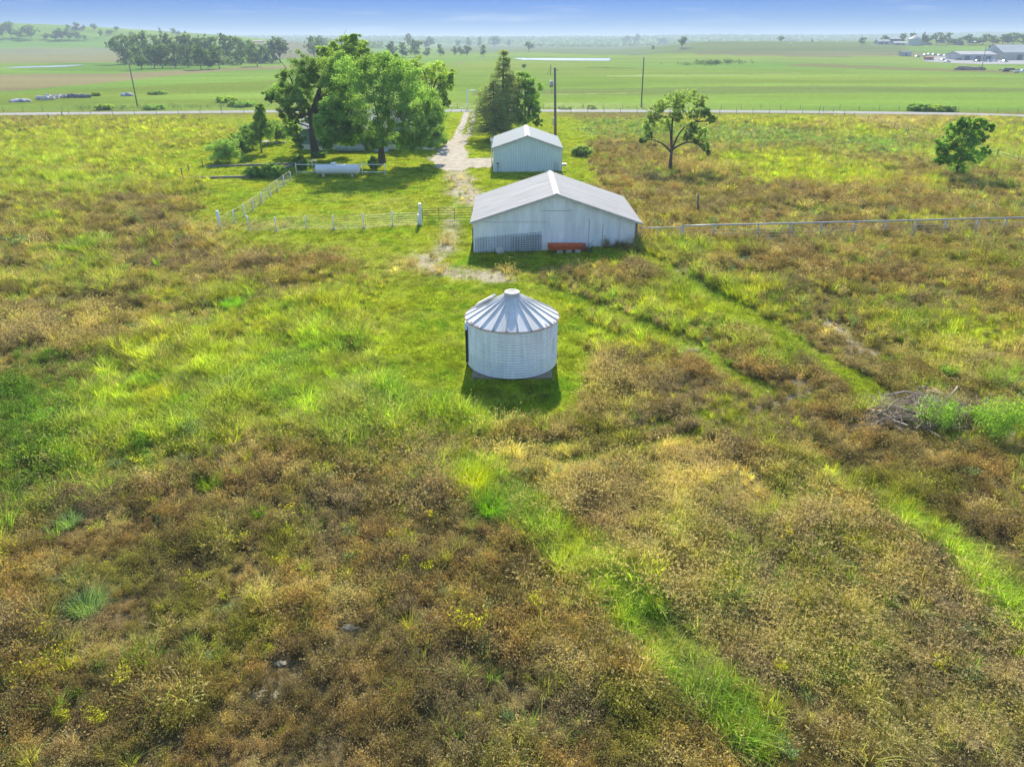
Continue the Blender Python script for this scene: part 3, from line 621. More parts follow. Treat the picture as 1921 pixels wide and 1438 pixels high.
M_barkp = mat('reddish_bark', (.20, .12, .075), .95, nscale=5, namt=.3)
M_stick = mat('dead_branch', (.36, .29, .225), .9, nscale=4, namt=.25)
M_stone = mat('field_stone', (.34, .30, .22), 1, nscale=5, namt=.3, bump=.7, bscale=9, spec=0)
M_straw = mat('matted_straw', (.36, .26, .13), .98, nscale=5, namt=.35, bump=.9, bscale=14)

def footprint(pts, grow=0.0): EX0.append(np.array(pts))

# ------------------------------------------------------------ grain bin
f = G(961, 714); RB = 2.13; bx, by = A(960.5, 640, f.y+RB).x, f.y+RB; bz = H(bx, by)
binr = empty('grain_bin', (bx, by, bz), 'round corrugated metal grain bin with ribbed cone roof', 'grain bin')
footprint([(bx-2.35, by-2.2), (bx+2.25, by-2.2), (bx+2.25, by+2.2), (bx-2.35, by+2.2)])
m = MB(); m.box((bx, by, bz+.0), (3.7, 3.95, .16)); m.build('slab', M_oldconc, binr)
n = 160; pitch = .127; rings = 18; V = []; seg = 6
z0 = bz+.11; EH = rings*pitch
for i in range(rings*seg+1):
    z = z0+i*pitch/seg; r = RB+.021*math.cos(2*math.pi*i/seg)
    for k in range(n): t = 2*math.pi*k/n; V.append((bx+r*math.cos(t), by+r*math.sin(t), z))
m = MB(); Fs = []; var = []
rr = random.Random(3); sheetv = {}
for i in range(rings*seg):
    for k in range(n):
        Fs.append((i*n+k, i*n+(k+1) % n, (i+1)*n+(k+1) % n, (i+1)*n+k))
        ring = i//(seg*6); key = (ring, (k+ring*12)//23); var.append(sheetv.setdefault(key, rr.uniform(.2, .9)))
m.add(V, Fs, True); wall = m.build('wall', M_galv, binr, var)
# sheet seams with bolts
for ring in range(3):
    for q in range(8):
        k = (q*23-ring*12) % n; t = 2*math.pi*k/n; r = RB+.022; m = MB()
        m.box((bx+r*math.cos(t), by+r*math.sin(t), z0+ring*.762+.38), (.012, .035, .75), t); m.build('seam', M_galv, wall, [.35]*6)
ze = z0+EH; zc = ze+1.0; RC = .33; NP = 22
m = MB(); var = []
for k in range(NP):
    t0 = 2*math.pi*k/NP; t1 = 2*math.pi*(k+1)/NP; tm = (t0+t1)/2; v = rr.uniform(.1, .95)
    def P(t, r, z): return (bx+r*math.cos(t), by+r*math.sin(t), z)
    ro = RB+.075; zo = ze-.035
    m.add([P(t0, ro, zo), P(tm, ro, zo-.004), P(t1, ro, zo), P(t1, RC, zc), P(tm, RC, zc-.012), P(t0, RC, zc)], [(0, 1, 4, 5), (1, 2, 3, 4)]); var += [v, v]
rf = m.build('roof', M_galvroof, binr, var)
m = MB()
for k in range(NP):
    t = 2*math.pi*k/NP; c, s = math.cos(t), math.sin(t); ro = RB+.08; w = .016; hh = .052
    a = Vector((bx+ro*c, by+ro*s, ze-.037)); b_ = Vector((bx+RC*c, by+RC*s, zc)); sd = Vector((-s, c, 0)); up = Vector((0, 0, 1))
    m.add([a-sd*w, a+sd*w, a+sd*w*.5+up*hh, a-sd*w*.5+up*hh, b_-sd*w, b_+sd*w, b_+sd*w*.5+up*hh, b_-sd*w*.5+up*hh], [(0, 4, 7, 3), (1, 2, 6, 5), (3, 7, 6, 2), (0, 3, 2, 1), (4, 5, 6, 7)])
m.build('rib', M_galvroof, rf, [.5]*5*NP)
m = MB(); m.lathe((bx, by, ze-.045), [(RB+.06, 0), (RB+.095, 0), (RB+.095, .028), (RB+.06, .028)], 88); m.build('eave_rim', M_rust, rf)
for k in range(26):
    m = MB(); t = rr.uniform(math.pi*1.15, math.pi*1.95); L_ = rr.uniform(.05, .22); wd = rr.uniform(.01, .035)
    r1 = RB+.07; r0 = r1-L_; sl = (zc-ze+.035)/(RB+.075-RC)
    m.add([(bx+r*math.cos(t+q), by+r*math.sin(t+q), ze-.031+(RB+.075-r)*sl) for r, q in ((r1, -wd/2), (r1, wd/2), (r0, wd/5), (r0, -wd/5))], [(0, 1, 2, 3)]); m.build('rust_stain', M_rust, rf)
m = MB(); m.lathe((bx, by, zc-.03), [(.335, 0), (.34, .09), (.36, .09), (.36, .15), (.345, .19), (.29, .19), (.26, .15), (.05, .13)], 36); m.build('vent_cap', M_offwhite, binr)
m = MB()   # door on the left flank with its hood
for (z, h_) in ((z0+.95, 1.7),): m.box((bx-RB-.01, by-.25, z), (.08, .72, h_))
d = m.build('door', M_dark, binr)
m = MB(); m.box((bx-RB-.02, by-.25, z0+1.86), (.12, .78, .16)); m.build('door_frame', M_white, d)
m = MB(); sl = math.atan2(1.175, RB-RC+.075); t = math.radians(158)
R = Matrix.Rotation(t, 3, 'Z')@Matrix.Rotation(sl, 3, 'Y'); m.box((bx+1.35*math.cos(t), by+1.35*math.sin(t), ze+.565), (.95, .55, .09), R=R); m.build('roof_hatch', M_galvroof, binr, [.4]*6)

# ------------------------------------------------------------ the barn
def sheet_wall(xs_, y, zb, top, m, rib=.012, pitch=.10, depth=.03, var=None, sheet=.82):
    """ribbed upright sheeting, wall in the xz plane facing -y, top(x) gives its edge"""
    x = xs_[0]; i = 0; X = []
    while x < xs_[1]-1e-6: X.append(x); x += pitch
    X.append(xs_[1]); rr_ = random.Random(5); sv = {}
    V = []; Fs = []
    for i, x in enumerate(X):
        o = -rib if i % 2 else 0.0
        V += [(x, y+o, zb(x)), (x, y+o, top(x))]
    for i in range(len(X)-1):
        Fs.append((2*i, 2*i+2, 2*i+3, 2*i+1))
        if var is not None: var.append(sv.setdefault(int((X[i]-xs_[0])/sheet), rr_.uniform(.15, .85)))
    m.add(V, Fs)
def ridge_x(x, x0, x1, zl, zr, zt): xm = (x0+x1)/2; return zl+(zt-zl)*(x-x0)/(xm-x0) if x < xm else zr+(zt-zr)*(x1-x)/(x1-xm)
Yb = G(889, 473).y; x0 = A(889, 473, Yb).x; x1 = A(1190.7, 461, Yb).x; xm = A(1044.6, 363, Yb-.3).x
zE = 2.25; zT = 4.2; Yk = Yb+9.2
barn = empty('barn', ((x0+x1)/2, (Yb+Yk)/2, H(x0, Yb)), 'wide low metal barn with pale gable roof and silver sheet walls', 'barn')
footprint([(x0-.1, Yb-.1), (x1+.1, Yb-.1), (x1+.1, Yk+.1), (x0-.1, Yk+.1)])
slopeL = (zT-zE)/(xm-x0); slopeR = (zT-zE)/(x1-xm)
def btop(x): return zE+(x-x0)*slopeL if x < xm else zE+(x1-x)*slopeR
def bbot(x): return H(x, Yb)-.1
m = MB(); var = []; sheet_wall((x0, x1), Yb, bbot, lambda x: btop(x)-.02, m, var=var); w = m.build('wall', M_tin, barn, var)
m = MB()
for xx in (x0, x1): m.box((xx, (Yb+Yk)/2, (zE-.1)/2+.1), (.05, Yk-Yb-.04, zE-.1))
m.add([(x0, Yk, -.1), (x1, Yk, -.1), (x1, Yk, zE), (xm, Yk, zT-.02), (x0, Yk, zE)], [(4, 3, 2, 1, 0)]); m.build('side_wall', M_tin, barn, [.4]*(len(m.f)))
for c_, s_ in (((xm, Yb-.018, 3.02), (2.2, .006, .03)), ((xm-3, Yb-.018, 2.2), (4.8, .006, .02)), ((x1-3.4, Yb-.018, 1.35), (.03, .006, 2.2)), ((x1-2.4, Yb-.018, 1.3), (.03, .006, 1.6))): m = MB(); m.box(c_, s_); m.build('wall_seam', M_wire, w)
# roof, ribs running down the slope
def roofslab(a0, a1, ya, yb, za, zb, m, var, pitch=.23, thick=.05, rib=.018, ext=0.0):
    """a0->a1 in x from eave to ridge"""
    y = ya; Y_ = []
    while y < yb-1e-6: Y_.append(y); y += pitch/2
    Y_.append(yb); V = []; Fs = []
    for i, y in enumerate(Y_):
        o = rib if i % 2 else 0
        V += [(a0, y, za+o), (a1, y, zb+o), (a0, y, za-thick), (a1, y, zb-thick)]
    s = 1 if a1 > a0 else -1
    rr_ = random.Random(8); sv = {}
    for i in range(len(Y_)-1):
        a = 4*i; b = a+4; v = sv.setdefault(int((Y_[i]-ya)/.8), rr_.uniform(.1, .9))
        Fs += [(a, a+1, b+1, b), (a+2, b+2, b+3, a+3), (a, b, b+2, a+2)]; var += [v, v, v]
    Fs += [(0, 2, 3, 1), (len(V)-4, len(V)-3, len(V)-1, len(V)-2)]; var += [.5, .5]
    m.add(V, Fs)
ov = .22; m = MB(); var = []
roofslab(x0-ov, xm, Yb-.3, Yk+.25, zE-ov*slopeL+.05, zT+.05, m, var); roofslab(x1+.42, xm, Yb-.3, Yk+.25, zE-.42*slopeR+.05, zT+.05, m, var)
rf = m.build('roof', M_tinroof, barn, var)
m = MB()
for xa, za, xb, zb in ((xm-.22, zT+.085-.22*slopeL, xm, zT+.105), (xm, zT+.105, xm+.22, zT+.085-.22*slopeR)):
    m.add([(xa, Yb-.32, za), (xb, Yb-.32, zb), (xb, Yk+.27, zb), (xa, Yk+.27, za)], [(0, 1, 2, 3)])
m.build('ridge_cap', M_trim, rf)
m = MB()
for xa, za, xb, zb in ((x0-ov-.01, zE-ov*slopeL, xm, zT), (x1+.43, zE-.42*slopeR, xm, zT)):
    m.add([(xa, Yb-.325, za+.075), (xb, Yb-.325, zb+.075), (xb, Yb-.325, zb-.07), (xa, Yb-.325, za-.07), (xa, Yb-.302, za+.075), (xb, Yb-.302, zb+.075), (xb, Yb-.302, zb-.07), (xa, Yb-.302, za-.07)], [(0, 1, 2, 3), (0, 4, 5, 1), (3, 2, 6, 7), (4, 7, 6, 5)])
m.build('fascia', M_trim, rf)
xd0 = A(1162, 440, Yb).x; xd1 = x1-.06; zd = H(x1, Yb)
m = MB(); var = []; sheet_wall((xd0, xd1), Yb-.035, lambda x: zd+.12, lambda x: zd+1.72, m, var=var); dr = m.build('door', M_white, barn); tag(dr, 'small white sheet door at the right end of the barn front')
m = MB(); m.box((x1+.02, Yb-.02, zd+.85), (.16, .10, 1.75)); m.box(((xd0+xd1)/2, Yb-.05, zd+.07), (1.1, .04, .08)); m.build('corner_post', M_wood, barn)
m = MB(); m.box((x0-.06, Yb+1.2, .9), (.05, 2.3, 1.5)); m.build('side_opening', M_dark, barn)

# wire stock panel leaning on the barn
def wirepanel(name, pa, pb, ya, yb, mtl, nx_, nz_, r=.012):
    m = MB(); zb = .0
    (xa, ta), (xb, tb) = pa, pb
    for i in range(nx_+1):
        u = i/nx_; x = xa+(xb-xa)*u; t = ta+(tb-ta)*u; m.tube([(x, ya, H(x, ya)+.04), (x, yb, t)], r, 4, False)
    for j in range(nz_+1):
        v = j/nz_
        m.tube([(xa, ya+(yb-ya)*v, H(xa, ya)+.04+(ta-H(xa, ya)-.04)*v), (xb, ya+(yb-ya)*v, H(xb, ya)+.04+(tb-H(xb, ya)-.04)*v)], r, 4, False)
    return m.build(name, mtl)
xa = A(892, 460, Yb).x; xb = A(1014.6, 460, Yb).x
o = wirepanel('stock_panel', (xa, A(892, 447, Yb).z), (xb, A(1014.6, 435, Yb).z), Yb-.22, Yb-.04, M_panelwire, 24, 8); tag(o, 'dark square mesh wire panel leaning on the barn wall', 'mesh panel')
o = wirepanel('stock_panel', (xa+2.6, A(1000, 440, Yb).z-.15), (xb+.02, A(1014.6, 437, Yb).z-.12), Yb-.33, Yb-.10, M_panelwire, 12, 7); tag(o, 'shorter mesh panel in front of the long one at the barn', 'mesh panel')
# red stack
m = MB(); xa = A(1027, 470, Yb-.9).x; xb = A(1099, 470, Yb-.9).x; zg = H((xa+xb)/2, Yb-.9)
rk = random.Random(2)
for j in range(5):
    for q in range(5):
        y = Yb-1.15+q*.17; z = zg+.24+j*.075; m.tube([(xa+rk.uniform(0, .12), y+rk.uniform(-.02, .02), z), (xb-rk.uniform(0, .12), y+rk.uniform(-.02, .02), z+rk.uniform(-.01, .01))], .028, 6)
    for u in (.02, .5, .98): m.box((xa+(xb-xa)*u, Yb-.81, zg+.24+j*.075), (.04, .75, .03))
o = m.build('steel_panel_stack', M_redsteel); tag(o, 'stack of orange red steel tube panels lying before the barn', 'steel panels')
for (px, lab) in ((1050, 'left'), (1067, 'middle'), (1084, 'right')):
    c = G(px, 474); m = MB(); m.box((c.x, c.y, c.z+.1), (.40, .22, .2), rk.uniform(-.3, .3)); o = m.build('concrete_block', M_concrete)
    tag(o, {'left': 'leftmost pale concrete block under the red panel stack', 'middle': 'middle pale concrete block under the red panel stack', 'right': 'rightmost pale concrete block under the red panel stack'}[lab], 'block', 'blocks under the red panels')
def blobmesh(c, r, seed=0, sub=3, rough=.25, sq=(1, 1, 1)):
    m = MB(); rr_ = np.random.default_rng(seed); n = 10*sub; V = []; Fs = []
    for i in range(n//2+1):
        ph = math.pi*i/(n//2)
        for k in range(n):
            t = 2*math.pi*k/n; d = np.array([math.sin(ph)*math.cos(t), math.sin(ph)*math.sin(t), math.cos(ph)])
            q = 1+rough*(float(vnoise(d[0]*2+d[2]*1.3+seed, d[1]*2-d[2], .8, seed))-.5)*2+rough*.4*(float(vnoise(d[0]*5+d[2]*3, d[1]*5+d[2]*2, .8, seed+5))-.5)
            V.append((c[0]+r*sq[0]*d[0]*q, c[1]+r*sq[1]*d[1]*q, c[2]+r*sq[2]*d[2]*q))
    for i in range(n//2):
        for k in range(n): Fs.append((i*n+k, (i+1)*n+k, (i+1)*n+(k+1) % n, i*n+(k+1) % n))
    m.add(V, Fs, False); return m
c = G(937.5, 475); o = blobmesh((c.x, c.y, c.z+.15), .30, 4).build('rock', M_rock); tag(o, 'pale rounded rock at the foot of the barn wall mesh panel', 'rock')
m = MB(); c = G(1105, 474)
for k in range(9): m.tube([(c.x+rk.uniform(-.15, .15), c.y, c.z), (c.x+rk.uniform(-.4, .4), c.y+rk.uniform(-.2, .2), c.z+.35), (c.x+rk.uniform(-.7, .9), c.y+rk.uniform(-.3, .2), c.z+rk.uniform(.5, .95))], [.03, .022, .01], 5)
o = m.build('scrap_branch', M_darkwire); tag(o, 'dark spiky dead branch right of the red panel stack', 'branch')

# ------------------------------------------------------------ garage
Yg = G(990, 322.5).y; gx0 = A(926.6, 322, Yg).x; gx1 = A(1051.4, 322, Yg).x; gxm = A(989.6, 255.8, Yg-.25).x
gE = 2.75; gT = 4.05; Ygk = Yg+11
gar = empty('garage', ((gx0+gx1)/2, (Yg+Ygk)/2, 0), 'blue grey ribbed steel garage with white trimmed roof', 'garage')
footprint([(gx0-.1, Yg-.1), (gx1+.1, Yg-.1), (gx1+.1, Ygk+.1), (gx0-.1, Ygk+.1)])
gs = (gT-gE)/((gx1-gx0)/2)
m = MB(); sheet_wall((gx0, gx1), Yg, lambda x: H(x, Yg)-.1, lambda x: gT-.02-abs(x-gxm)*gs, m, rib=.035, pitch=.14); w = m.build('wall', M_bluesteel, gar)
m = MB()
for xx in (gx0, gx1): m.box((xx, (Yg+Ygk)/2, gE/2-.05), (.05, Ygk-Yg-.04, gE+.05))
m.add([(gx0, Ygk, -.1), (gx1, Ygk, -.1), (gx1, Ygk, gE), (gxm, Ygk, gT-.02), (gx0, Ygk, gE)], [(4, 3, 2, 1, 0)]); m.build('side_wall', M_bluesteel, gar)
m = MB(); var = []
roofslab(gx0-.25, gxm, Yg-.25, Ygk+.2, gE-.25*gs+.05, gT+.05, m, var, pitch=.28); roofslab(gx1+.25, gxm, Yg-.25, Ygk+.2, gE-.25*gs+.05, gT+.05, m, var, pitch=.28)
rf = m.build('roof', M_garroof, gar)
m = MB()
for s in (-1, 1): m.add([(gxm+s*.30, Yg-.27, gT+.09-.30*gs), (gxm, Yg-.27, gT+.12), (gxm, Ygk+.22, gT+.12), (gxm+s*.30, Ygk+.22, gT+.09-.30*gs)], [(0, 1, 2, 3)])
m.build('ridge_cap', M_trim, rf)
m = MB()
for s in (-1, 1):
    xe = gxm+s*((gx1-gx0)/2+.26); ze_ = gE-.25*gs
    m.add([(xe, Yg-.275, ze_+.08), (gxm, Yg-.275, gT+.08), (gxm, Yg-.275, gT-.09), (xe, Yg-.275, ze_-.09), (xe, Yg-.252, ze_+.08), (gxm, Yg-.252, gT+.08), (gxm, Yg-.252, gT-.09), (xe, Yg-.252, ze_-.09)], [(0, 1, 2, 3), (0, 4, 5, 1), (3, 2, 6, 7)])
m.build('fascia', M_trim, rf)
for xx in (gx0-.02, gx1+.02): m = MB(); m.box((xx, Yg-.045, gE/2), (.12, .05, gE-.05)); m.build('corner_trim', M_white, gar)
m = MB(); m.box((gx1+.13, Yg+.15, 1.3), (.09, .09, 2.4)); m.box((gx1+.45, Yg+.6, .75), (.5, .4, .25)); m.build('downspout', M_pipe, gar)
m = MB()
for xx, hh in ((A(1041, 300, Yg-.2).x, 1.15), (A(1046, 300, Yg-.2).x, 1.0)): m.tube([(xx, Yg-.2, 0), (xx, Yg-.2, hh), (xx+.05, Yg-.25, hh+.12)], .035, 6)
o = m.build('standpipe', M_pipe); tag(o, 'pair of thin grey standpipes by the garage right corner', 'standpipe')
c = A(934, 320, Yg-.3); m = MB(); m.tube([(c.x, c.y, 0), (c.x, c.y, 1.0)], .03, 6); m.tube([(c.x-.2, c.y, 1.05), (c.x+.2, c.y, 1.05)], .06, 6); m.tube([(c.x, c.y, .9), (c.x+.15, c.y, .6)], .03, 6)
o = m.build('yard_hydrant', M_darkwire); tag(o, 'dark yard hydrant at the garage left corner', 'hydrant')
Yv = Yg+4.5; c = A(922, 262, Yv); r0 = empty('yard_light', (c.x, Yv, 0), 'white post with round head left of the garage roof', 'lamp')
m = MB(); m.cyl((c.x, Yv, 0), .06, c.z-.1, 8); m.build('post', M_white, r0)
m = MB(); m.lathe((c.x, Yv, c.z-.2), [(.02, 0), (.15, .05), (.2, .2), (.15, .36), (.02, .42)], 12); m.build('globe', M_white, r0)

# ------------------------------------------------------------ house behind the trees
Yh = G(600, 281).y; hx0 = A(566, 280, Yh).x; hx1 = A(815, 280, Yh).x; hE = 2.9; hT = 4.9; Yhk = Yh+9
hs = empty('house', ((hx0+hx1)/2, (Yh+Yhk)/2, 0), 'long blue sided house half hidden behind the big trees', 'house')
footprint([(hx0-.1, Yh-.1), (hx1+.1, Yh-.1), (hx1+.1, Yhk+.1), (hx0-.1, Yhk+.1)])
m = MB()
nb = 14
for j in range(nb):      # lap siding boards
    z = .75+j*(hE-.75)/nb; z2 = z+(hE-.75)/nb; m.add([(hx0, Yh-.02, z), (hx1, Yh-.02, z), (hx1, Yh, z2), (hx0, Yh, z2)], [(0, 1, 2, 3)])
for xx in (hx0, hx1): m.add([(xx, Yh, .75), (xx, Yhk, .75), (xx, Yhk, hE), (xx, (Yh+Yhk)/2, hT-.1), (xx, Yh, hE)], [(0, 1, 2, 3, 4) if xx == hx1 else (4, 3, 2, 1, 0)])
m.add([(hx0, Yhk, .75), (hx1, Yhk, .75), (hx1, Yhk, hE), (hx0, Yhk, hE)], [(3, 2, 1, 0)]); w = m.build('wall', M_siding, hs)
m = MB(); m.box(((hx0+hx1)/2, (Yh+Yhk)/2, .32), (hx1-hx0-.1, Yhk-Yh-.1, .86)); m.build('skirt', M_white, hs)
m = MB()
for s, ya in ((1, Yh-.4), (-1, Yhk+.4)):
    m.add([(hx0-.3, ya, hE-.05), (hx1+.3, ya, hE-.05), (hx1+.3, (Yh+Yhk)/2, hT), (hx0-.3, (Yh+Yhk)/2, hT), (hx0-.3, ya, hE-.15), (hx1+.3, ya, hE-.15), (hx1+.3, (Yh+Yhk)/2, hT-.1), (hx0-.3, (Yh+Yhk)/2, hT-.1)], [(0, 1, 2, 3), (0, 4, 5, 1), (1, 5, 6, 2), (0, 3, 7, 4)])
m.build('roof', M_shingle, hs)
for k, u in enumerate((.12, .30, .52, .72, .9)):
    xx = hx0+(hx1-hx0)*u
    if k == 2:
        m = MB(); m.box((xx, Yh-.04, 1.75), (.95, .05, 2.0)); m.build('door', M_white, hs)
    else:
        m = MB(); m.box((xx, Yh-.035, 1.9), (1.2, .05, 1.1)); wi = m.build('window', M_white, hs); m = MB(); m.box((xx, Yh-.066, 1.9), (1.02, .012, .94)); m.build('pane', M_glass, wi)
# boat and lawn things by the house
c0 = G(632, 285); c1 = G(735, 284)
bt = empty('boat', ((c0.x+c1.x)/2-1, Yh-1.9, 0), 'long pale blue grey boat lying in front of the house', 'boat')
m = MB(); xs_ = np.linspace(0, 1, 15); xl, xr_ = c0.x, A(712, 284, Yh-1.9).x; yc = Yh-1.9; V = []; Fs = []
for u in xs_:
    x = xl+(xr_-xl)*u; wd = .85*math.sin(math.pi*min(1, .12+u*.95))**.5; hb_ = .55+.25*(u-.5)**2
    V += [(x, yc-wd, hb_), (x, yc-wd*.75, .08), (x, yc+wd*.75, .08), (x, yc+wd, hb_), (x, yc+wd*.85, hb_), (x, yc+wd*.65, .2), (x, yc-wd*.65, .2), (x, yc-wd*.85, hb_)]
for i in range(14):
    for k in range(8): Fs.append((8*i+k, 8*i+(k+1) % 8, 8*i+8+(k+1) % 8, 8*i+8+k))
Fs += [tuple(range(8)), tuple(8*14+k for k in range(7, -1, -1))]
m.add(V, Fs, True); m.build('hull', M_boat, bt)
for px in (643, 697):
    x = A(px, 280, yc).x; m = MB(); m.tube([(x, yc-.5, .5), (x, yc-.5, 1.1), (x, yc-.2, 1.35), (x, yc+.2, 1.35), (x, yc+.5, 1.1), (x, yc+.5, .5)], .05, 6); m.build('hoop', M_white, bt)
c = G(731, 285); m = MB(); m.lathe((c.x-1.2, c.y+.3, 0), [(1.0, 0), (1.05, .18), (1.0, .3), (.0, .34)], 20); o = m.build('tub', M_boat); tag(o, 'flat pale blue tub lying right of the boat by the trunk', 'tub')
def tpost(px, pyb, pyt, pxl, pxr, lab):
    c = G(px, pyb); t = A(px, pyt, c.y); r0 = empty('clothesline_post', c, lab, 'clothesline post', 'clothesline posts near the tank')
    m = MB(); m.cyl(c, .045, t.z-c.z, 8); m.build('post', M_white, r0)
    m = MB(); m.tube([(A(pxl, pyt, c.y).x, c.y, t.z), (A(pxr, pyt, c.y).x, c.y, t.z)], .045, 8); m.build('crossbar', M_white, r0)
tpost(586.5, 316, 301, 574, 595, 'white T shaped clothesline post behind the left end of the tank')
tpost(613.5, 293, 281, 601, 614.5, 'white clothesline post just right of the big dark trunk')
# propane tank
cL = G(591, 333); cR = G(676, 333); Yt = cL.y+.5; xl = A(591, 322, Yt).x; xr_ = A(676, 322, Yt).x; rt = .53; zc_ = .28+rt
tk = empty('propane_tank', ((xl+xr_)/2, Yt, H((xl+xr_)/2, Yt)), 'long white horizontal propane tank on short legs', 'propane tank')
m = MB(); P = []; Rr = []
for i in range(9): a = math.pi/2*(i/8); P.append((xl+rt*.8*(1-math.cos(a)), Yt, zc_)); Rr.append(max(.01, rt*math.cos(math.pi/2-a)))
for i in range(8, -1, -1): a = math.pi/2*(i/8); P.append((xr_-rt*.8*(1-math.cos(a)), Yt, zc_)); Rr.append(max(.01, rt*math.cos(math.pi/2-a)))
m.tube(P, Rr, 32); m.build('shell', M_tank, tk)
for u in (.18, .82):
    m = MB(); x = xl+(xr_-xl)*u
    for s in (-.28, .28): m.box((x, Yt+s, .18), (.10, .06, .44))
    m.box((x, Yt, .36), (.12, .7, .08)); m.build('leg', M_tank, tk)
xc = xl+(xr_-xl)*.42; m = MB(); m.lathe((xc, Yt, zc_+rt-.06), [(.30, 0), (.30, .22), (.22, .30), (.0, .33)], 20); m.build('dome', M_tank, tk)
for dx_ in (.75, -.7): m = MB(); m.cyl((xc+dx_, Yt, zc_+rt-.03), .05, .14, 8); m.build('valve', M_pipe, tk)
# white pipe fence behind the tank
def pipefence(pts, lab):
    Yf = Yt+.75; a = A(556.5, 330, Yf); b = A(722.6, 325, Yf); r0 = empty('pipe_fence', (a.x, Yf, 0), lab, 'fence'); top = 1.25
    for px in (556.5, 594, 634, 680, 722.6): x = A(px, 326, Yf).x; m = MB(); m.cyl((x, Yf, -.1), .045, top+.22, 8); m.build('post', M_white, r0)
    for z in (1.22, .38): m = MB(); m.tube([(a.x, Yf, z), (b.x, Yf, z)], .04, 8); m.build('rail', M_white, r0)
pipefence(None, 'white two rail pipe fence just behind the propane tank')

# garden plot edging
def beam(name, p, q, w_, h_, lab, cat, mtl, grp=None):
    a = G(*p); b = G(*q); d = (b-a); m = MB(); Lh = math.hypot(d.x, d.y); ang = math.atan2(d.y, d.x); n = max(2, int(Lh/2.4))
    for i in range(n):
        c = a+d*((i+.5)/n); m.box((c.x, c.y, c.z+h_/2-.04), (Lh/n-.015, w_, h_), ang)
    o = m.build(name, mtl); tag(o, lab, cat, grp)
beam('timber_edging', (340, 336), (499, 332.5), .22, .26, 'front timber edging of the garden plot, pale at its left end', 'edging', M_timber, 'timber edging of the garden plot')
beam('timber_edging', (388, 314), (553, 308.5), .22, .26, 'back timber edging of the garden plot below the small trees', 'edging', M_timber, 'timber edging of the garden plot')
beam('timber_edging', (531, 320), (546, 312.6), .22, .3, 'short pale timber at the right end of the garden plot', 'edging', M_concrete, 'timber edging of the garden plot')
for (px, pyb, pyt, lab) in ((343.5, 336.6, 315, 'tallest thin dark fence post at the garden plot left corner'), (354.5, 322, 309, 'middle thin dark fence post left of the garden plot'), (381, 315, 301, 'thin dark fence post at the garden plot back corner')):
    c = G(px, pyb); t = A(px, pyt, c.y); m = MB(); m.box((c.x, c.y, (c.z+t.z)/2), (.09, .09, t.z-c.z)); o = m.build('fence_post', M_wood); tag(o, lab, 'post', 'thin posts by the garden plot')
c = G(495, 275); tb = empty('garden_table', c, 'low pale round table behind the small cone shaped tree', 'table')
m = MB(); m.lathe((c.x, c.y, c.z+.66), [(0.01, 0), (.95, 0), (.95, .07), (0.01, .07)], 20); m.build('tabletop', M_rock, tb)
for k in range(4): t = k*math.pi/2+.6; m = MB(); m.cyl((c.x+.6*math.cos(t), c.y+.6*math.sin(t), c.z), .06, .66, 8); m.build('leg', M_wood, tb)
beam('stone_slab', (508, 269), (537, 267.5), 1.0, .12, 'flat pale slab behind the small cone shaped tree', 'slab', M_rock)

# ------------------------------------------------------------ white wire fence round the yard
def wirefence(name, posts, lab, mtl, r, hwire=1.05, nw=7, stay=.18, net=True, wr=.009, base=True, postlab=None, top=None, sq=False, bw=.16):
    """posts: list of (px, base_y, top_y or None, radius)"""
    P = []
    r0 = None
    for (px, pyb, pyt, rad) in posts:
        c = G(px, pyb); t = A(px+ (0 if pyt is None else 0), pyt, c.y).z-c.z if pyt else hwire+.1; P.append((c, t))
        if r0 is None: r0 = empty(name, c, lab, 'fence')
        m = MB()
        if sq: m.box((c.x, c.y, c.z+t/2-.05), (rad*2, rad*2, t+.1))
        else: m.cyl(c-Vector((0, 0, .1)), rad, t+.1, 8)
        po = m.build('post', mtl, r0)
        if base:
            m = MB(); m.lathe(c-Vector((0, 0, .05)), [(bw*1.5, 0), (bw*1.2, .07), (rad, .16)], 10); m.build('footing', M_concrete, po)
    if net:
        m = MB()
        for (a, ta), (b, tb_) in zip(P[:-1], P[1:]):
            for j in range(nw):
                z = .06+(hwire-.06)*(j/(nw-1))**1.25; m.tube([(a.x, a.y-.05, a.z+z), (b.x, b.y-.05, b.z+z)], wr, 3, False)
            if stay:
                n = int((b-a).length/stay)
                for i in range(1, n): p = a+(b-a)*(i/n); m.tube([(p.x, p.y-.05, p.z+.05), (p.x, p.y-.05, p.z+hwire)], wr*.7, 3, False)
        m.build('wire_netting', M_wire, r0)
    return r0, P
wirefence('wire_fence', [(467.3, 431.4, 405, .05), (518.7, 433.5, 407, .05), (575, 428.7, 404, .05), (627, 430, 402, .05), (683, 428, 400, .05), (737, 424, 395, .05), (786, 422, 402, .11)], 'white post woven wire fence running along the front of the yard', M_white, .05)
wirefence('wire_fence', [(413.8, 433, 395, .12), (440, 418, 394, .05), (459, 406.4, 383.5, .05), (476, 394, 371, .05), (492, 381.5, 359.6, .05), (507, 367.5, 350, .05), (521.4, 357.7, 339.5, .05), (533.6, 347.5, 329.6, .06), (546.3, 339, 323, .05)], 'white post woven wire fence slanting back along the yard left side', M_white, .05)
c = G(789.5, 422); t = A(787.5, 382.6, c.y); m = MB(); m.box((c.x, c.y, t.z/2), (.24, .24, t.z+.1)); o = m.build('gate_post', M_white); tag(o, 'tall square white gate post left of the tube gate', 'post')
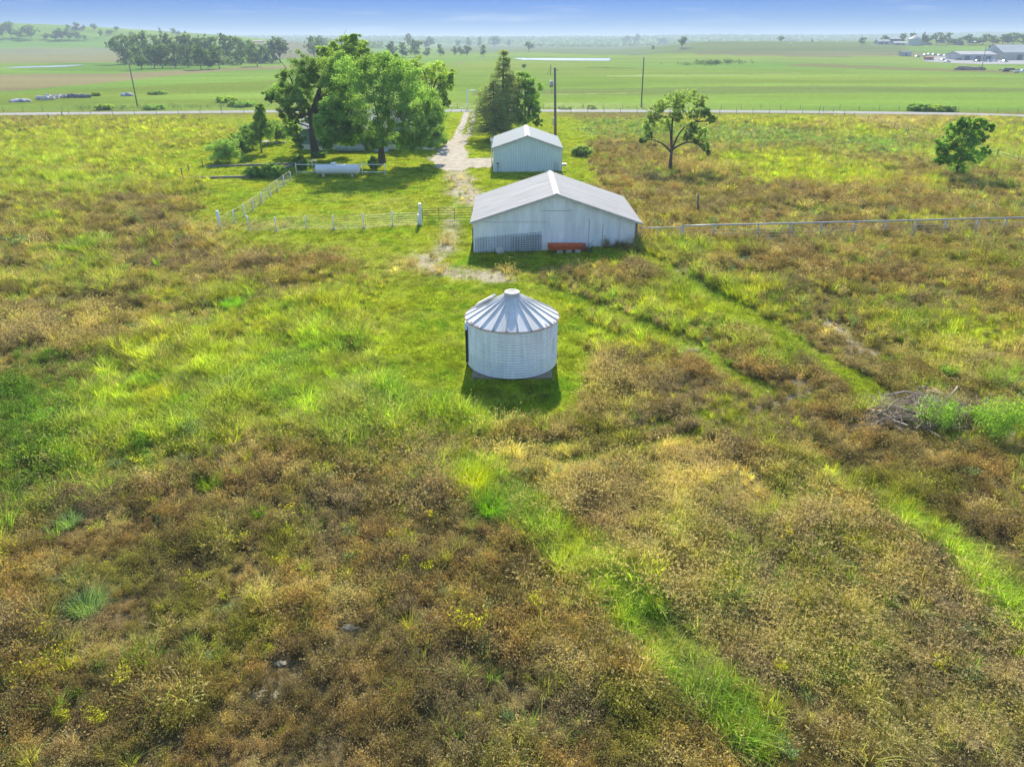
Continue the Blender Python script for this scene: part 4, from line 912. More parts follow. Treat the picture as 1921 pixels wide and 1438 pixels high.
def gate(name, pL, pR, mtl, lab, nr=6, hgt=1.25, verts=(.0, .33, .64, 1.0), r=.025, z0_=.15, brace=False):
    a = G(*pL); b = G(*pR); r0 = empty(name, a, lab, 'gate')
    for j in range(nr):
        z = z0_+(hgt-z0_)*(j/(nr-1))**.85; m = MB(); m.tube([a+Vector((0, 0, z)), b+Vector((0, 0, z))], r, 6); m.build('rail', mtl, r0)
    for u in verts: p = a+(b-a)*u; m = MB(); m.tube([p+Vector((0, 0, z0_)), p+Vector((0, 0, hgt))], r, 6); m.build('upright', mtl, r0)
    if brace: m = MB(); m.tube([a+(b-a)*.45+Vector((0, 0, z0_)), b+Vector((0, 0, hgt))], .012, 4); m.tube([b+Vector((0, 0, z0_)), a+(b-a)*.45+Vector((0, 0, hgt))], .012, 4); m.build('brace', mtl, r0)
    return r0
gate('tube_gate', (793, 419), (886.5, 417.5), M_gatedark, 'dark green six rail tube gate left of the barn')
# -- pipe fence right of the barn
gate('pipe_gate', (1199, 458.5), (1275, 457), M_pipe, 'grey pipe gate between the barn and the right hand fence', nr=2, hgt=1.22, verts=(0, .45, .98), brace=True, z0_=.12, r=.035)
rp = [(1278, 458, 424), (1336, 453, 422), (1419, 450.6, 420.4), (1479, 449.5, 419), (1537, 448, 417.5), (1598.5, 446.5, 416), (1656, 445, 414.6), (1712, 443, 413), (1768, 442, 411.7), (1827, 440.5, 410), (1880, 439, 409), (1935, 437.5, 407.5), (1990, 436, 406)]
r0 = None; tops = []
for i, (px, pyb, pyt) in enumerate(rp):
    c = G(px, pyb); t = A(px+2, pyt, c.y)
    if r0 is None: r0 = empty('pipe_fence', c, 'long grey top rail pipe fence running right from the barn gate', 'fence')
    m = MB(); m.cyl(c-Vector((0, 0, .1)), 0.075 if i == 0 else .055, t.z-c.z+.1, 8); m.build('post', M_pipe, r0); tops.append((c, t))
m = MB(); m.tube([t for c, t in tops], .06, 8); m.build('top_rail', M_pipe, r0)
m = MB()
for (c, t), (c2, t2) in zip(tops[:-1], tops[1:]):
    for u in (.10, .3, .5, .7): m.tube([c+(t-c)*u, c2+(t2-c2)*u], 0.013 if u > .2 else .03, 4, False)
m.build('wire', M_pipe, r0)
c = G(1309, 404); t = A(1310, 363, c.y); m = MB(); m.tube([c, t], [.10, .085], 8); o = m.build('fence_post', M_wood); tag(o, 'weathered wooden post standing alone behind the pipe fence', 'post')
# -- old wire fences on the field edges
wirefence('wire_fence', [(1544, 210, 199, .06), (1563, 211, 202, .05), (1583, 218, 206, .05), (1602.4, 219, 211, .05), (1627, 230, 216, .06), (1653, 234.5, 225, .05), (1677, 242, 230, .05), (1702, 251.5, 238, .06), (1730, 259, 244, .06), (1761, 267, 253, .05), (1868, 298.5, 279, .06), (1907, 311, 294, .06), (1950, 324, 307, .06)], 'old wire fence with dark posts slanting across the right pasture', M_wood, .05, nw=4, stay=0, wr=.008, base=False)
wirefence('wire_fence', [(-40, 232, 219, .08), (75, 226, 217, .05), (92.5, 225, 214, .10), (118, 221, 209, .10)], 'short old fence with thick dark posts at the far left', M_wood, .05, nw=4, stay=0, wr=.008, base=False)
def roadfence(pxs, dy, lab, hp=1.15):
    r0 = None; P = []
    for px in pxs:
        g_ = G(px, 211); y = roady(g_.x)+dy; x = (px-960.5)/F*(y*cp+CAMH*sp); c = Vector((x, y, H(x, y)))
        if r0 is None: r0 = empty('wire_fence', c, lab, 'fence')
        m = MB(); m.cyl(c, .045, hp+random.Random(px).uniform(-.1, .1), 5); m.build('post', M_wood, r0); P.append(c)
    m = MB()
    for a, b in zip(P[:-1], P[1:]):
        for z in (.3, .6, .9, 1.1): m.tube([a+Vector((0, 0, z)), b+Vector((0, 0, z))], .007, 3, False)
    m.build('wire', M_wire, r0)
roadfence(list(range(130, 500, 41)), -5.0, 'thin post wire fence on the near side of the road, left')
roadfence(list(range(1040, 1540, 31)), -5.0, 'thin post wire fence on the near side of the road, right')
roadfence(list(range(-30, 1000, 37)), 5.5, 'thin post wire fence along the far side of the road, left half')
roadfence(list(range(1020, 1960, 37)), 5.5, 'thin post wire fence along the far side of the road, right half')

# ------------------------------------------------------------ poles
def pole(pb, pt, lab, rad=.15, yfix=None, parts=None):
    c = G(*pb) if yfix is None else Vector((A(pb[0], pb[1], yfix).x, yfix, H(0, yfix))); t = A(pt[0], pt[1], c.y)
    r0 = empty('utility_pole', c, lab, 'utility pole'); m = MB(); m.tube([c-Vector((0, 0, .2)), t], [rad, rad*.68], 12); m.build('pole_shaft', M_polewood, r0)
    m = MB(); m.cyl(t+Vector((0, 0, -.05)), .03, .32, 6); m.build('pin_insulator', M_white, r0); return r0, c, t
pole((258, 200), (242, 119), 'leaning wooden pole beyond the road at the far left', .15)
pole((1203, 201), (1208, 108), 'tall thin wooden pole beyond the road right of the garage', .17)
r0, c, t = pole((1842, 262), (1041, 127), 'stout pole with transformer standing behind the garage', .16, yfix=117) if False else (None, None, None)
Yp = 113.0; cb = Vector((A(1042.3, 258, Yp).x, Yp, 0)); ct = A(1041, 127, Yp)
r0 = empty('utility_pole', cb, 'stout wooden pole with grey transformer behind the garage', 'utility pole')
m = MB(); m.tube([cb, ct], [.21, .15], 14); m.build('pole_shaft', M_polewood, r0)
q = A(1035, 157, Yp); m = MB(); m.cyl((q.x-.05, Yp-.1, q.z-.5), .25, .85, 14); m.box((q.x+.3, Yp-.05, q.z), (.3, .1, .1)); tr = m.build('transformer', M_pipe, r0)
m = MB(); m.cyl((q.x-.1, Yp-.1, q.z+.35), .05, .25, 8); m.cyl((q.x+.08, Yp-.15, q.z+.35), .05, .22, 8); m.build('bushing', M_white, tr)
q = A(1046, 132, Yp); m = MB(); m.tube([(ct.x, Yp, ct.z-.25), (q.x+.05, Yp, q.z)], .03, 6); m.cyl((q.x, Yp, q.z-.05), .05, .2, 8); m.build('insulator_arm', M_wire, r0)
q = A(1038.5, 228, Yp); m = MB(); m.box((q.x, Yp-.15, q.z), (.22, .14, 1.1)); m.build('meter_box', M_pipe, r0)
q1 = A(1035.5, 162, Yp); q2 = A(1034, 176, Yp); m = MB(); m.tube([q1, q2, A(1038, 168, Yp)], .015, 4); m.build('cable', M_darkwire, r0)
pole((1841, 132), (1850.5, 85), 'distant leaning pole by the farm buildings on the right', .16)
c = G(1033, 141); t = A(1033.5, 120.5, c.y); r0 = empty('utility_pole', c, 'distant short pole with slanted brace left of the transformer pole', 'utility pole')
m = MB(); m.tube([c, t], [.15, .12], 8); m.build('pole_shaft', M_polewood, r0)
b_ = G(1026, 141); m = MB(); m.tube([Vector((b_.x, c.y, c.z)), c+(t-c)*.8], .09, 6); m.build('brace', M_polewood, r0)
c = G(877, 206); t = A(875.5, 170, c.y); r0 = empty('gate_arch', c, 'white upright post with crossbar beside the driveway entrance', 'post')
m = MB(); m.cyl(c, .13, t.z-c.z, 8); m.build('upright', M_white, r0); m = MB(); m.tube([t, A(894, 170, c.y)], .10, 8); m.build('crossbar', M_white, r0)
for (px, pyb, pyt, lab) in ((846.5, 210.5, 198, 'white mailbox on a post left of the driveway entrance'), (866, 209, 202, 'smaller white mailbox close to the driveway entrance')):
    c = G(px, pyb); t = A(px, pyt, c.y); r0 = empty('mailbox', c, lab, 'mailbox'); m = MB(); m.box((c.x, c.y, (c.z+t.z)/2), (.14, .14, t.z-c.z)); m.build('post', M_white, r0)
    m = MB(); m.box((c.x, c.y, t.z*.86), (.5, .22, .24)); m.build('box', M_white, r0)

# ------------------------------------------------------------ rubble by the far left pole
def mound(name, p0, p1, hpx, mtl, lab, cat, seed, grp=None, sq=.8):
    a = G(*p0); b = G(*p1); c = (a+b)/2; r = (b-a).length/2; hh = hpx*mpp(c.y)
    o = blobmesh((c.x, c.y, c.z), r, seed, 3, .22, (1, sq, hh/r)).build(name, mtl); tag(o, lab, cat, grp); return o
mound('gravel_mound', (21, 191), (57, 191), 6, M_gmound, 'low blue grey mound left of the rubble beyond the road', 'mound', 3)
mound('gravel_mound', (227, 180), (251, 180), 5.5, M_gmound, 'small grey mound just left of the leaning pole', 'mound', 8)
rl = [(75, 187, 'leftmost pale slab'), (84, 188, 'second pale slab from the left'), (91, 183, 'topmost white slab'), (98, 187, 'largest pale slab'), (106, 185, 'pinkish slab in the middle'), (113, 184, 'small pale slab'), (121, 184, 'long flat pale slab right of the middle')]
for k, (px, py, lab) in enumerate(rl):
    c = G(px, py); o = blobmesh((c.x, c.y, .4), .95, 20+k, 1, .4, (1, .8, .65)).build('rubble_slab', M_rock); tag(o, lab+' of the rubble heap beyond the road', 'slab', 'pale rubble slabs')
for k, (px, lab) in enumerate(((134, 'left'), (148, 'middle'), (162, 'right'))):
    c = G(px, 183.5); o = blobmesh((c.x, c.y, .2), 1.4, 30+k, 1, .4, (1.1, .7, .6)).build('dark_boulder', M_darkrock); tag(o, lab+'most dark boulder right of the pale rubble slabs' if lab != 'middle' else 'middle dark boulder right of the pale rubble slabs', 'boulder', 'dark boulders by the rubble')

# ------------------------------------------------------------ farm buildings and vehicles, far right
M_farroof = mat('far_pale_roof', (.36, .35, .34), .7, nscale=.2); M_farwall = mat('far_wall', (.42, .44, .44), .8, nscale=.2, namt=.1); M_farwhite = mat('far_white', (.5, .5, .49), .6)
M_farred = mat('far_red', (.42, .15, .12), .7); M_fardark = mat('far_dark', (.10, .12, .14), .8); M_fartan = mat('far_tan_wall', (.50, .46, .40), .8)
def shedlike(px0, px1, pyb, pyt, lab, mw_, mr_, depth=12, name='farm_building', cat='building', roofshare=.4, axis_x=True, doors=2):
    a = G((px0+px1)/2, pyb); Y = a.y; xa = A(px0, pyb, Y).x; xb = A(px1, pyb, Y).x; zb = min(H(xa, Y), H(xb, Y), a.z, H(xb, Y+depth))-.4; zt = A(px0, pyt, Y+depth/2).z; base = a.z
    ht = zt-base; he = base+ht*(1-roofshare); r0 = empty(name, Vector(((xa+xb)/2, Y+depth/2, base)), lab, cat)
    m = MB(); m.box(((xa+xb)/2, Y+depth/2, (zb+he)/2), (xb-xa, depth, he-zb))
    m.build('wall', mw_, r0); m = MB(); ym = Y+depth/2; e = .5
    if axis_x: m.add([(xa-e, Y-e, he), (xb+e, Y-e, he), (xb+e, ym, zt), (xa-e, ym, zt), (xb+e, Y+depth+e, he), (xa-e, Y+depth+e, he)], [(0, 1, 2, 3), (3, 2, 4, 5), (0, 3, 5), (1, 4, 2), (0, 5, 4, 1)])
    else: xm_ = (xa+xb)/2; m.add([(xa-e, Y-e, he), (xm_, Y-e, zt), (xb+e, Y-e, he), (xa-e, Y+depth+e, he), (xm_, Y+depth+e, zt), (xb+e, Y+depth+e, he)], [(0, 1, 4, 3), (1, 2, 5, 4), (0, 2, 1), (3, 4, 5), (0, 3, 5, 2)])
    m.build('roof', mr_, r0)
    for k in range(doors):
        u = (k+.7)/(doors+.4); hd = (he-base)*.7; m = MB(); m.box((xa+(xb-xa)*u, Y-.06, base+hd/2), (min(4, (xb-xa)*.14), .1, hd)); m.build('door', M_fardark, r0)
    return r0
shedlike(1800, 1867, 113, 96, 'long grey steel warehouse with pale roof in the far farm lot', M_farwall, M_farroof, 20, doors=3, roofshare=.35)
shedlike(1879, 1990, 113, 84, 'tall grey brown warehouse at the right edge of the picture', M_fartan, M_farwall, 26, doors=2, roofshare=.5)
shedlike(1647, 1669, 83.5, 74, 'low pale roofed shed leftmost of the far farmstead', M_farwall, M_farroof, 10)
shedlike(1669, 1690, 80, 69, 'grey roofed barn behind the far farmstead sheds', M_fardark, M_farwall, 12)
shedlike(1678, 1701, 84.5, 78, 'long low white shed left of the distant round bin', M_farwall, M_farwhite, 8)
shedlike(1764, 1773, 81, 67, 'distant house with a bright steep roof among trees', M_farwall, M_farwhite, 10, doors=1, roofshare=.55, axis_x=False)
shedlike(1795, 1807, 85, 78.5, 'dark box shaped trailer on the distant rise', M_fardark, M_fardark, 5, name='box_trailer', cat='trailer', roofshare=.12, doors=1)
shedlike(1821, 1836, 81.5, 77.5, 'low distant building with a pale and red roof', M_farred, M_farwhite, 8, doors=1)
shedlike(1861, 1872, 91.5, 85, 'small dark hut on the slope above the warehouse', M_fardark, M_fardark, 6, name='hut', cat='hut', roofshare=.5, doors=1)
shedlike(1733, 1748, 84.5, 79.5, 'low grey shed right of the distant round bin', M_farwall, M_farroof, 8, doors=1)
shedlike(1690, 1709, 105.5, 96, 'blue grey livestock trailer left of the parked cars', M_farwall, M_fardark, 5, name='box_trailer', cat='trailer', roofshare=.15, doors=1)
shedlike(1737, 1751, 113, 106, 'red brown box trailer in front of the parked white cars', M_farred, M_farred, 4, name='box_trailer', cat='trailer', roofshare=.12, doors=1)
c = G(1714, 85); Yq = c.y; rq = 11*mpp(Yq); zt = A(1714, 66, Yq).z-c.z
q0 = empty('grain_bin', c, 'distant white round bin with cone roof on the skyline', 'grain bin'); m = MB(); m.lathe(c-Vector((0, 0, .5)), [(rq, 0), (rq, zt*.62+.5)], 24); m.build('wall', M_farwhite, q0); m = MB(); m.lathe(c, [(rq+.2, zt*.62), (rq*.12, zt), (.01, zt)], 24); m.build('roof', M_farroof, q0)
paints = [mat('paint_white', (.72, .74, .76), .35), mat('paint_silver', (.42, .46, .5), .35, .3), mat('paint_dark', (.08, .10, .12), .35), mat('paint_blue', (.16, .24, .33), .35)]
def car(px, py, paint, lab, rz=0.0, kind='car', L_=4.6):
    c = G(px, py); r0 = MB(); prof = {'car': [(-.5, .35), (-.5, .72), (-.30, .85), (-.18, 1.42), (.18, 1.42), (.34, .88), (.5, .74), (.5, .35)], 'pickup': [(-.5, .45), (-.5, 1.0), (-.06, 1.0), (-.02, 1.72), (.20, 1.72), (.30, 1.08), (.5, 1.0), (.5, .45)]}[kind]
    e = empty('parked_'+('car' if kind == 'car' else 'pickup'), c, lab, 'car' if kind == 'car' else 'pickup', 'vehicles in the far farm lot'); ca, sa = math.cos(rz), math.sin(rz); w_ = .9
    def T(x, y, z): return (c.x+x*ca-y*sa, c.y+x*sa+y*ca, c.z+z)
    m = MB(); n = len(prof); V = []
    for s in (-1, 1):
        for (u, z) in prof: V.append(T(u*L_, s*w_*(.86 if z > 1.3 else 1), z))
    m.add(V, [tuple(range(n)), tuple(range(2*n-1, n-1, -1))]+[(i, i+n, (i+1) % n+n, (i+1) % n) for i in range(n)]); m.build('body', paint, e)
    m = MB(); zt_ = prof[3][1]
    for s in (-1, 1): m.add([T(-.2*L_ if kind == 'car' else -.0, s*(w_+.012), .95), T(.24*L_, s*(w_+.012), .95), T(.15*L_, s*(w_*.88+.012), zt_-.1), T((-.15 if kind == 'car' else .0)*L_, s*(w_*.88+.012), zt_-.1)], [(0, 1, 2, 3)])
    m.build('window', M_glass, e)
    for u in (-.31, .31):
        for s in (-1, 1): m = MB(); m.tube([T(u*L_, s*.72, .34), T(u*L_, s*.94, .34)], .34, 12); m.build('wheel', M_dark, e)
car(1735, 105, paints[0], 'leftmost white car of the parked row far right', .1)
car(1743, 103.5, paints[0], 'second white car of the far parked row', .2); car(1752, 104, paints[1], 'silver car in the middle of the far parked row', 0)
car(1762, 105.5, paints[0], 'fourth pale car of the far parked row', .1); car(1773, 106, paints[0], 'rightmost white car of the far parked row', -.1)
car(1720, 107.5, paints[1], 'silver car parked left of the far white row', .1); car(1776, 117.5, paints[0], 'white car parked in front at the lot edge', -.1); car(1768, 114, paints[1], 'grey car behind the white one at the lot edge', 0)
car(1797, 113.5, paints[2], 'dark pickup at the left corner of the warehouse', .3, 'pickup', 5.4); car(1833, 116, paints[2], 'dark car parked before the warehouse front', 0); car(1843, 115.5, paints[3], 'blue pickup parked before the warehouse front', .1, 'pickup', 5.4)
car(1853, 116.5, paints[1], 'silver pickup between the two warehouses', 0, 'pickup', 5.4); car(1864, 116, paints[0], 'white pickup between the two warehouses', .2, 'pickup', 5.4); car(1884, 117, paints[1], 'grey car before the right warehouse', 0); car(1908, 112, paints[3], 'blue car at the foot of the right warehouse', 0)
car(1916, 137, paints[0], 'large white pickup at the right picture edge', .0, 'pickup', 7.5)
c = G(1898, 134.5); e = empty('flat_trailer', c, 'long dark flatbed trailer hitched at the right picture edge', 'trailer'); m = MB(); m.box((c.x, c.y, c.z+.8), (12, 2.4, .35)); m.box((c.x-1.5, c.y, c.z+1.3), (4, 2, .7)); m.build('deck', M_fardark, e)
for dx in (-3.5, -2.3, 3.2): m = MB(); m.tube([(c.x+dx, c.y-1.2, c.z+.45), (c.x+dx, c.y+1.2, c.z+.45)], .45, 12); m.build('wheel', M_dark, e)
mound('debris_pile', (1780, 131.5), (1850, 132), 7, mat('debris', (.30, .22, .17), .95, nscale=.6, namt=.4), 'long brown heap of debris before the farm lot', 'debris pile', 12, sq=.25)
mound('stock_tank', (1480, 84.6), (1486, 84.6), 2.5, M_white, 'tiny white tank alone on the distant right rise', 'tank', 2)

# ------------------------------------------------------------ trees
M_leafA = leafmat('broad_leaf_green', (.225, .385, .105), .52, spread=.7)
M_leafB = leafmat('dark_leaf', (.225, .37, .105), .52, spread=.7)
M_leafC = leafmat('bright_leaf', (.30, .44, .09), .52, spread=.7)
M_leafP = leafmat('pine_needle', (.25, .33, .15), .48, spread=.7)
M_leafG = leafmat('grey_green_leaf', (.29, .41, .15), .52, spread=.7)
M_leafF = leafmat('far_tree_leaf', (.12, .20, .06), .42, spread=.8)
def leaves(clusters, per, size, rg, aspect=.55, flat=.25):
    """clusters: array (n,5) x y z r var"""
    Cn = np.array(clusters); n = len(Cn); cnt = np.maximum(3, (per*rg.uniform(.7, 1.3, n)).astype(int)); I = np.repeat(np.arange(n), cnt); M = len(I)
    d = rg.normal(0, 1, (M, 3)); d /= np.linalg.norm(d, axis=1)[:, None]; r = rg.uniform(0, 1, M)**.42
    P = Cn[I, :3]+d*(r*Cn[I, 3])[:, None]*np.array([1, 1, .8])
    u = rg.normal(0, 1, (M, 3)); u[:, 2] *= .7; u /= np.linalg.norm(u, axis=1)[:, None]
    w_ = np.cross(u, rg.normal(0, 1, (M, 3))+np.array([0, 0, flat*4])*0); w_ /= np.linalg.norm(w_, axis=1)[:, None]+1e-9
    s = size*rg.uniform(.55, 1.35, M)[:, None]
    V = np.stack([P-u*s*.5, P+w_*s*aspect*.5, P+u*s*.5, P-w_*s*aspect*.5], 1).reshape(-1, 3)
    var = np.clip(Cn[I, 4]+rg.normal(0, .17, M), 0, 1)
    return V, np.arange(4*M).reshape(-1, 4), var
def lobe_clusters(lobes, rg, crad=.28, dens=1.0, shell=.55):
    out = []
    for (x, y, z, rx, ry, rz) in lobes:
        rm = (rx*ry*rz)**(1/3); k = max(3, int(14*dens*(.3/crad)**2)); base = rg.uniform(.3, .7)
        for _ in range(k):
            d = rg.normal(0, 1, 3); d /= np.linalg.norm(d); r = rg.uniform(shell, 1.0)
            out.append((x+d[0]*rx*r, y+d[1]*ry*r, z+d[2]*rz*r, rm*crad*rg.uniform(.7, 1.35), np.clip(base+rg.normal(0, .2), .05, .95)))
    return out
def limbs(m, base, fork, targets, r0, rg, trunk_pts=None):
    base = Vector(base); fork = Vector(fork); pts = trunk_pts or [base, base+(fork-base)*.5+Vector((rg.normal(0, .03), rg.normal(0, .03), 0))*(fork-base).length, fork]
    rr_ = [r0*1.35]+[r0*(1-.35*i/(len(pts)-1)) for i in range(1, len(pts))]; m.tube([base-Vector((0, 0, .3))]+pts, [r0*1.6]+rr_, 10)
    return pts
def branch(m, a, b, ra, rg, n=5, sag=.12):
    a = Vector(a); b = Vector(b); d = b-a; L_ = d.length; P = []; off = Vector(rg.normal(0, .07, 3))*L_
    for i in range(n+1): u = i/n; P.append(a+d*u+off*math.sin(math.pi*u)+Vector((0, 0, L_*sag*math.sin(math.pi*u)*-.6)))
    m.tube(P, [max(.015, ra*(1-.78*i/n)) for i in range(n+1)], 6, False); return P
def tree(name, base, lobes_, r_tr, fork_h, label, cat='tree', leafm=None, bark=None, per=60, lsize=.22, crad=.28, dens=1.0, seed=0, group=None, shell=.55, bran=1.0, lean=(0, 0), aspect=.55, sub=2, gr=1.2):
    rg = np.random.default_rng(seed); base = Vector(base); r0 = empty(name, base, label, cat, group)
    lobes = [(x, y, z, rx*gr, ry*gr, rz*gr) for (x, y, z, rx, ry, rz) in lobes_]
    cl_ = lobe_clusters(lobes, rg, crad*.82, dens*1.15, min(shell, .38)); fork = base+Vector((lean[0], lean[1], fork_h)); m = MB(); limbs(m, base, fork, None, r_tr, rg)
    tr_top = fork
    LC = [Vector(l[:3]) for l in lobes]; top = max(LC, key=lambda v: v.z); maj = [top]
    while len(maj) < min(5, len(LC)): maj.append(max(LC, key=lambda v: min((v-w).length for w in maj)))
    paths = []
    for q, e in enumerate(maj): st = base+(fork-base)*(1.0 if q < 2 else float(rg.uniform(.72, .98))); paths.append(branch(m, st, e, r_tr*.56*bran, rg, 8, -.32))
    for (x, y, z, rx, ry, rz) in lobes:
        c = Vector((x, y, z)); best = min(((p-c).length+max(0, p.z-c.z)*.8+(0 if k > 1 else 1.5), i_, k) for i_, P_ in enumerate(paths) for k, p in enumerate(P_[:7]))
        st = paths[best[1]][best[2]]; P = branch(m, st, c, r_tr*.26*bran, rg)
        for _ in range(sub):
            q = rg.normal(0, .6, 3)*np.array([rx, ry, rz]); branch(m, P[int(rg.integers(2, 5))], c+Vector(q), r_tr*.10*bran+.008, rg, 4)
    m.build('trunk', bark or M_bark, r0)
    V, Q, var = leaves(cl_, per, lsize, rg, aspect); V = V-np.array(wloc(r0)); me = fast_mesh('crown', V, Q, {'var': ('FACE', 'FLOAT', var)}); me.materials.append(leafm or M_leafA)
    o = bpy.data.objects.new('crown', me); C.objects.link(o); o.parent = r0; return r0
def PL(Y, L_, depth=1.0, dj=.0, seed=1):
    """lobes given as photo pixels (x, y, rx, ry) at distance Y, placed in metres with depth spread"""
    out = []; rg = np.random.default_rng(seed)
    for q in L_:
        px, py, rx, ry = q[:4]; dy = q[4] if len(q) > 4 else rg.uniform(-dj, dj); c = A(px, py, Y+dy); k = mpp(Y+dy); out.append((c.x, c.y, c.z, rx*k, (rx+ry)/2*k*depth, ry*k))
    return out
b = G(592.5, 294); Y = b.y
tree('large_tree', b, PL(Y, [(600, 128, 30, 20), (570, 120, 26, 18), (635, 118, 26, 16), (545, 150, 24, 20), (625, 155, 26, 22), (590, 160, 18, 20, 3), (530, 178, 22, 16), (508, 182, 14, 9), (560, 190, 22, 18), (640, 190, 22, 24, 2), (650, 225, 20, 22, 2), (540, 215, 16, 18), (548, 245, 16, 20), (520, 175, 10, 8), (575, 215, 12, 14, 3), (560, 262, 12, 12), (640, 255, 16, 16, 1), (615, 200, 22, 22, 3), (620, 180, 24, 22, 3), (600, 240, 14, 16, 4), (650, 140, 24, 20, 3), (575, 145, 24, 20, 2), (555, 170, 24, 20, 1), (590, 195, 22, 22, 3), (545, 235, 16, 18, 1)], .9, 3, 5), .48, 5.2, 'big dark trunked tree with sprawling limbs left of the house', leafm=M_leafB, per=110, lsize=.185, dens=1.5, crad=.30, seed=11, sub=3)
b = G(716.6, 305.6); Y = b.y
tree('large_tree', b, PL(Y, [(700, 128, 32, 20), (668, 140, 30, 24), (740, 135, 32, 22), (765, 160, 30, 26), (700, 165, 36, 28, -3), (645, 175, 30, 28), (740, 185, 36, 30, -3), (790, 195, 28, 28), (660, 210, 34, 28, -2), (705, 215, 34, 26, -4), (770, 225, 34, 26, -3), (805, 235, 28, 24), (640, 235, 26, 20), (680, 250, 30, 16, -2), (740, 248, 34, 18, -3), (790, 262, 30, 14, -1), (815, 262, 20, 14), (625, 205, 20, 22), (630, 250, 18, 14), (660, 262, 16, 10, 1), (725, 118, 24, 14), (605, 235, 14, 20), (612, 262, 12, 14), (765, 272, 26, 12, -2), (700, 268, 20, 10, -3), (815, 210, 20, 20, 1), (640, 150, 20, 20)], 1.0, 3.5, 6), .42, 3.6, 'broad dense leafy tree centred in front of the house', leafm=M_leafA, per=110, lsize=.20, dens=1.9, crad=.30, seed=12, gr=1.3, sub=3)
bb = Vector((A(655, 200, 124).x, 124, 0))
tree('large_tree', bb, PL(124, [(661, 80, 16, 14), (650, 88, 20, 14), (625, 92, 16, 10), (670, 98, 22, 14), (640, 105, 26, 14), (605, 105, 14, 14), (620, 122, 26, 16), (660, 120, 30, 16), (690, 115, 14, 12), (600, 135, 20, 16), (680, 140, 22, 14), (640, 145, 28, 18), (687, 98, 7, 14), (662, 72, 8, 8)], 1.0, 3, 7), .5, 5, 'tallest yellow green tree rising behind the house', leafm=M_leafC, per=110, lsize=.21, dens=1.6, crad=.30, seed=13)
bb = Vector((A(800, 215, 117).x, 117, 0))
tree('large_tree', bb, PL(117, [(775, 122, 22, 12), (760, 135, 20, 14), (815, 130, 20, 14), (835, 140, 15, 18), (800, 150, 22, 16), (835, 165, 14, 18), (820, 185, 16, 14), (785, 165, 20, 18), (845, 150, 7, 14), (838, 190, 9, 10)], 1.0, 3, 8), .38, 4.5, 'loose bright tree at the right end of the house', leafm=M_leafC, per=90, lsize=.20, dens=1.4, crad=.29, seed=14)
b = G(491, 287); Y = b.y
tree('small_tree', b, PL(Y, [(489, 205, 7, 10), (489, 220, 11, 12), (487, 236, 17, 12), (492, 250, 20, 12), (478, 252, 14, 12), (500, 240, 11, 12)], 1.0, .4, 9), .11, 1.5, 'small cone shaped tree with reddish trunk on the lawn', leafm=M_leafB, bark=M_barkp, per=170, lsize=.13, dens=2.0, crad=.36, seed=15, shell=.3)
# the pines and oak left of the garage
b = G(929, 262); Y = b.y
def pine(base, apex, wpx, pyb, seed, label, Y, dens=1.0, name='pine_tree', rt=.24, skew=0):
    rg = np.random.default_rng(seed); r0 = empty(name, base, label, 'pine tree'); k = mpp(Y); m = MB(); base = Vector(base); ax = A(apex[0], apex[1], Y); m.tube([base-Vector((0, 0, .3)), base+(ax-base)*.5, ax], [rt*1.25, rt*.7, .03], 10)
    zb = A(apex[0], pyb, Y).z; cl_ = []; H_ = ax.z-zb; nl = 13
    for i in range(nl):
        u = i/(nl-1); z = ax.z-.3-H_*u; R_ = wpx*k*(0.10+.90*u**.58)*(1 if u < .93 else .8)
        c = base+(ax-base)*((z-base.z)/(ax.z-base.z)); nb_ = int((6+7*u)*dens)
        for j in range(nb_):
            t = rg.uniform(0, 6.283); rl_ = R_*rg.uniform(.6, 1.1); tip = c+Vector((math.cos(t)*rl_+skew*u, math.sin(t)*rl_, -.10*rl_+rg.normal(0, .25))); branch(m, c, tip, .05+.03*u, rg, 4, .05)
            for q in range(2+int(3*u)):
                s_ = rg.uniform(.45, 1.05); p = c+(tip-c)*s_; cl_.append((p.x+rg.normal(0, .25), p.y+rg.normal(0, .25), p.z+rg.normal(0, .12), .30+.30*u+rg.uniform(0, .25), np.clip(rg.normal(.5, .22), .05, .95)))
    m.build('trunk', M_bark, r0); V, Q, var = leaves(cl_, 60, .26, rg, .25); V = V-np.array(wloc(r0)); me = fast_mesh('crown', V, Q, {'var': ('FACE', 'FLOAT', var)}); me.materials.append(M_leafP); o = bpy.data.objects.new('crown', me); C.objects.link(o); o.parent = r0
pine(b, (925, 150), 56, 238, 21, 'wide grey needled pine nearest the driveway', Y, 1.1, skew=-.6)
pine(G(941.5, 255.5), (945, 96), 42, 215, 22, 'tall pointed pine behind the grey pine', G(941.5, 255.5).y, 1.3, rt=.3)
bb = Vector((A(985, 240, 124).x, 124, 0))
tree('oak_tree', bb, PL(124, [(985, 148, 18, 12), (1000, 165, 16, 14), (965, 160, 16, 14), (985, 180, 22, 16), (1005, 195, 14, 14), (968, 195, 18, 14), (1000, 215, 16, 12), (980, 222, 20, 12), (1010, 228, 8, 8)], 1.0, 1.5, 4), .3, 3, 'dense dark leafy tree directly behind the garage', leafm=M_leafA, per=170, lsize=.24, dens=1.2, crad=.36, seed=23)
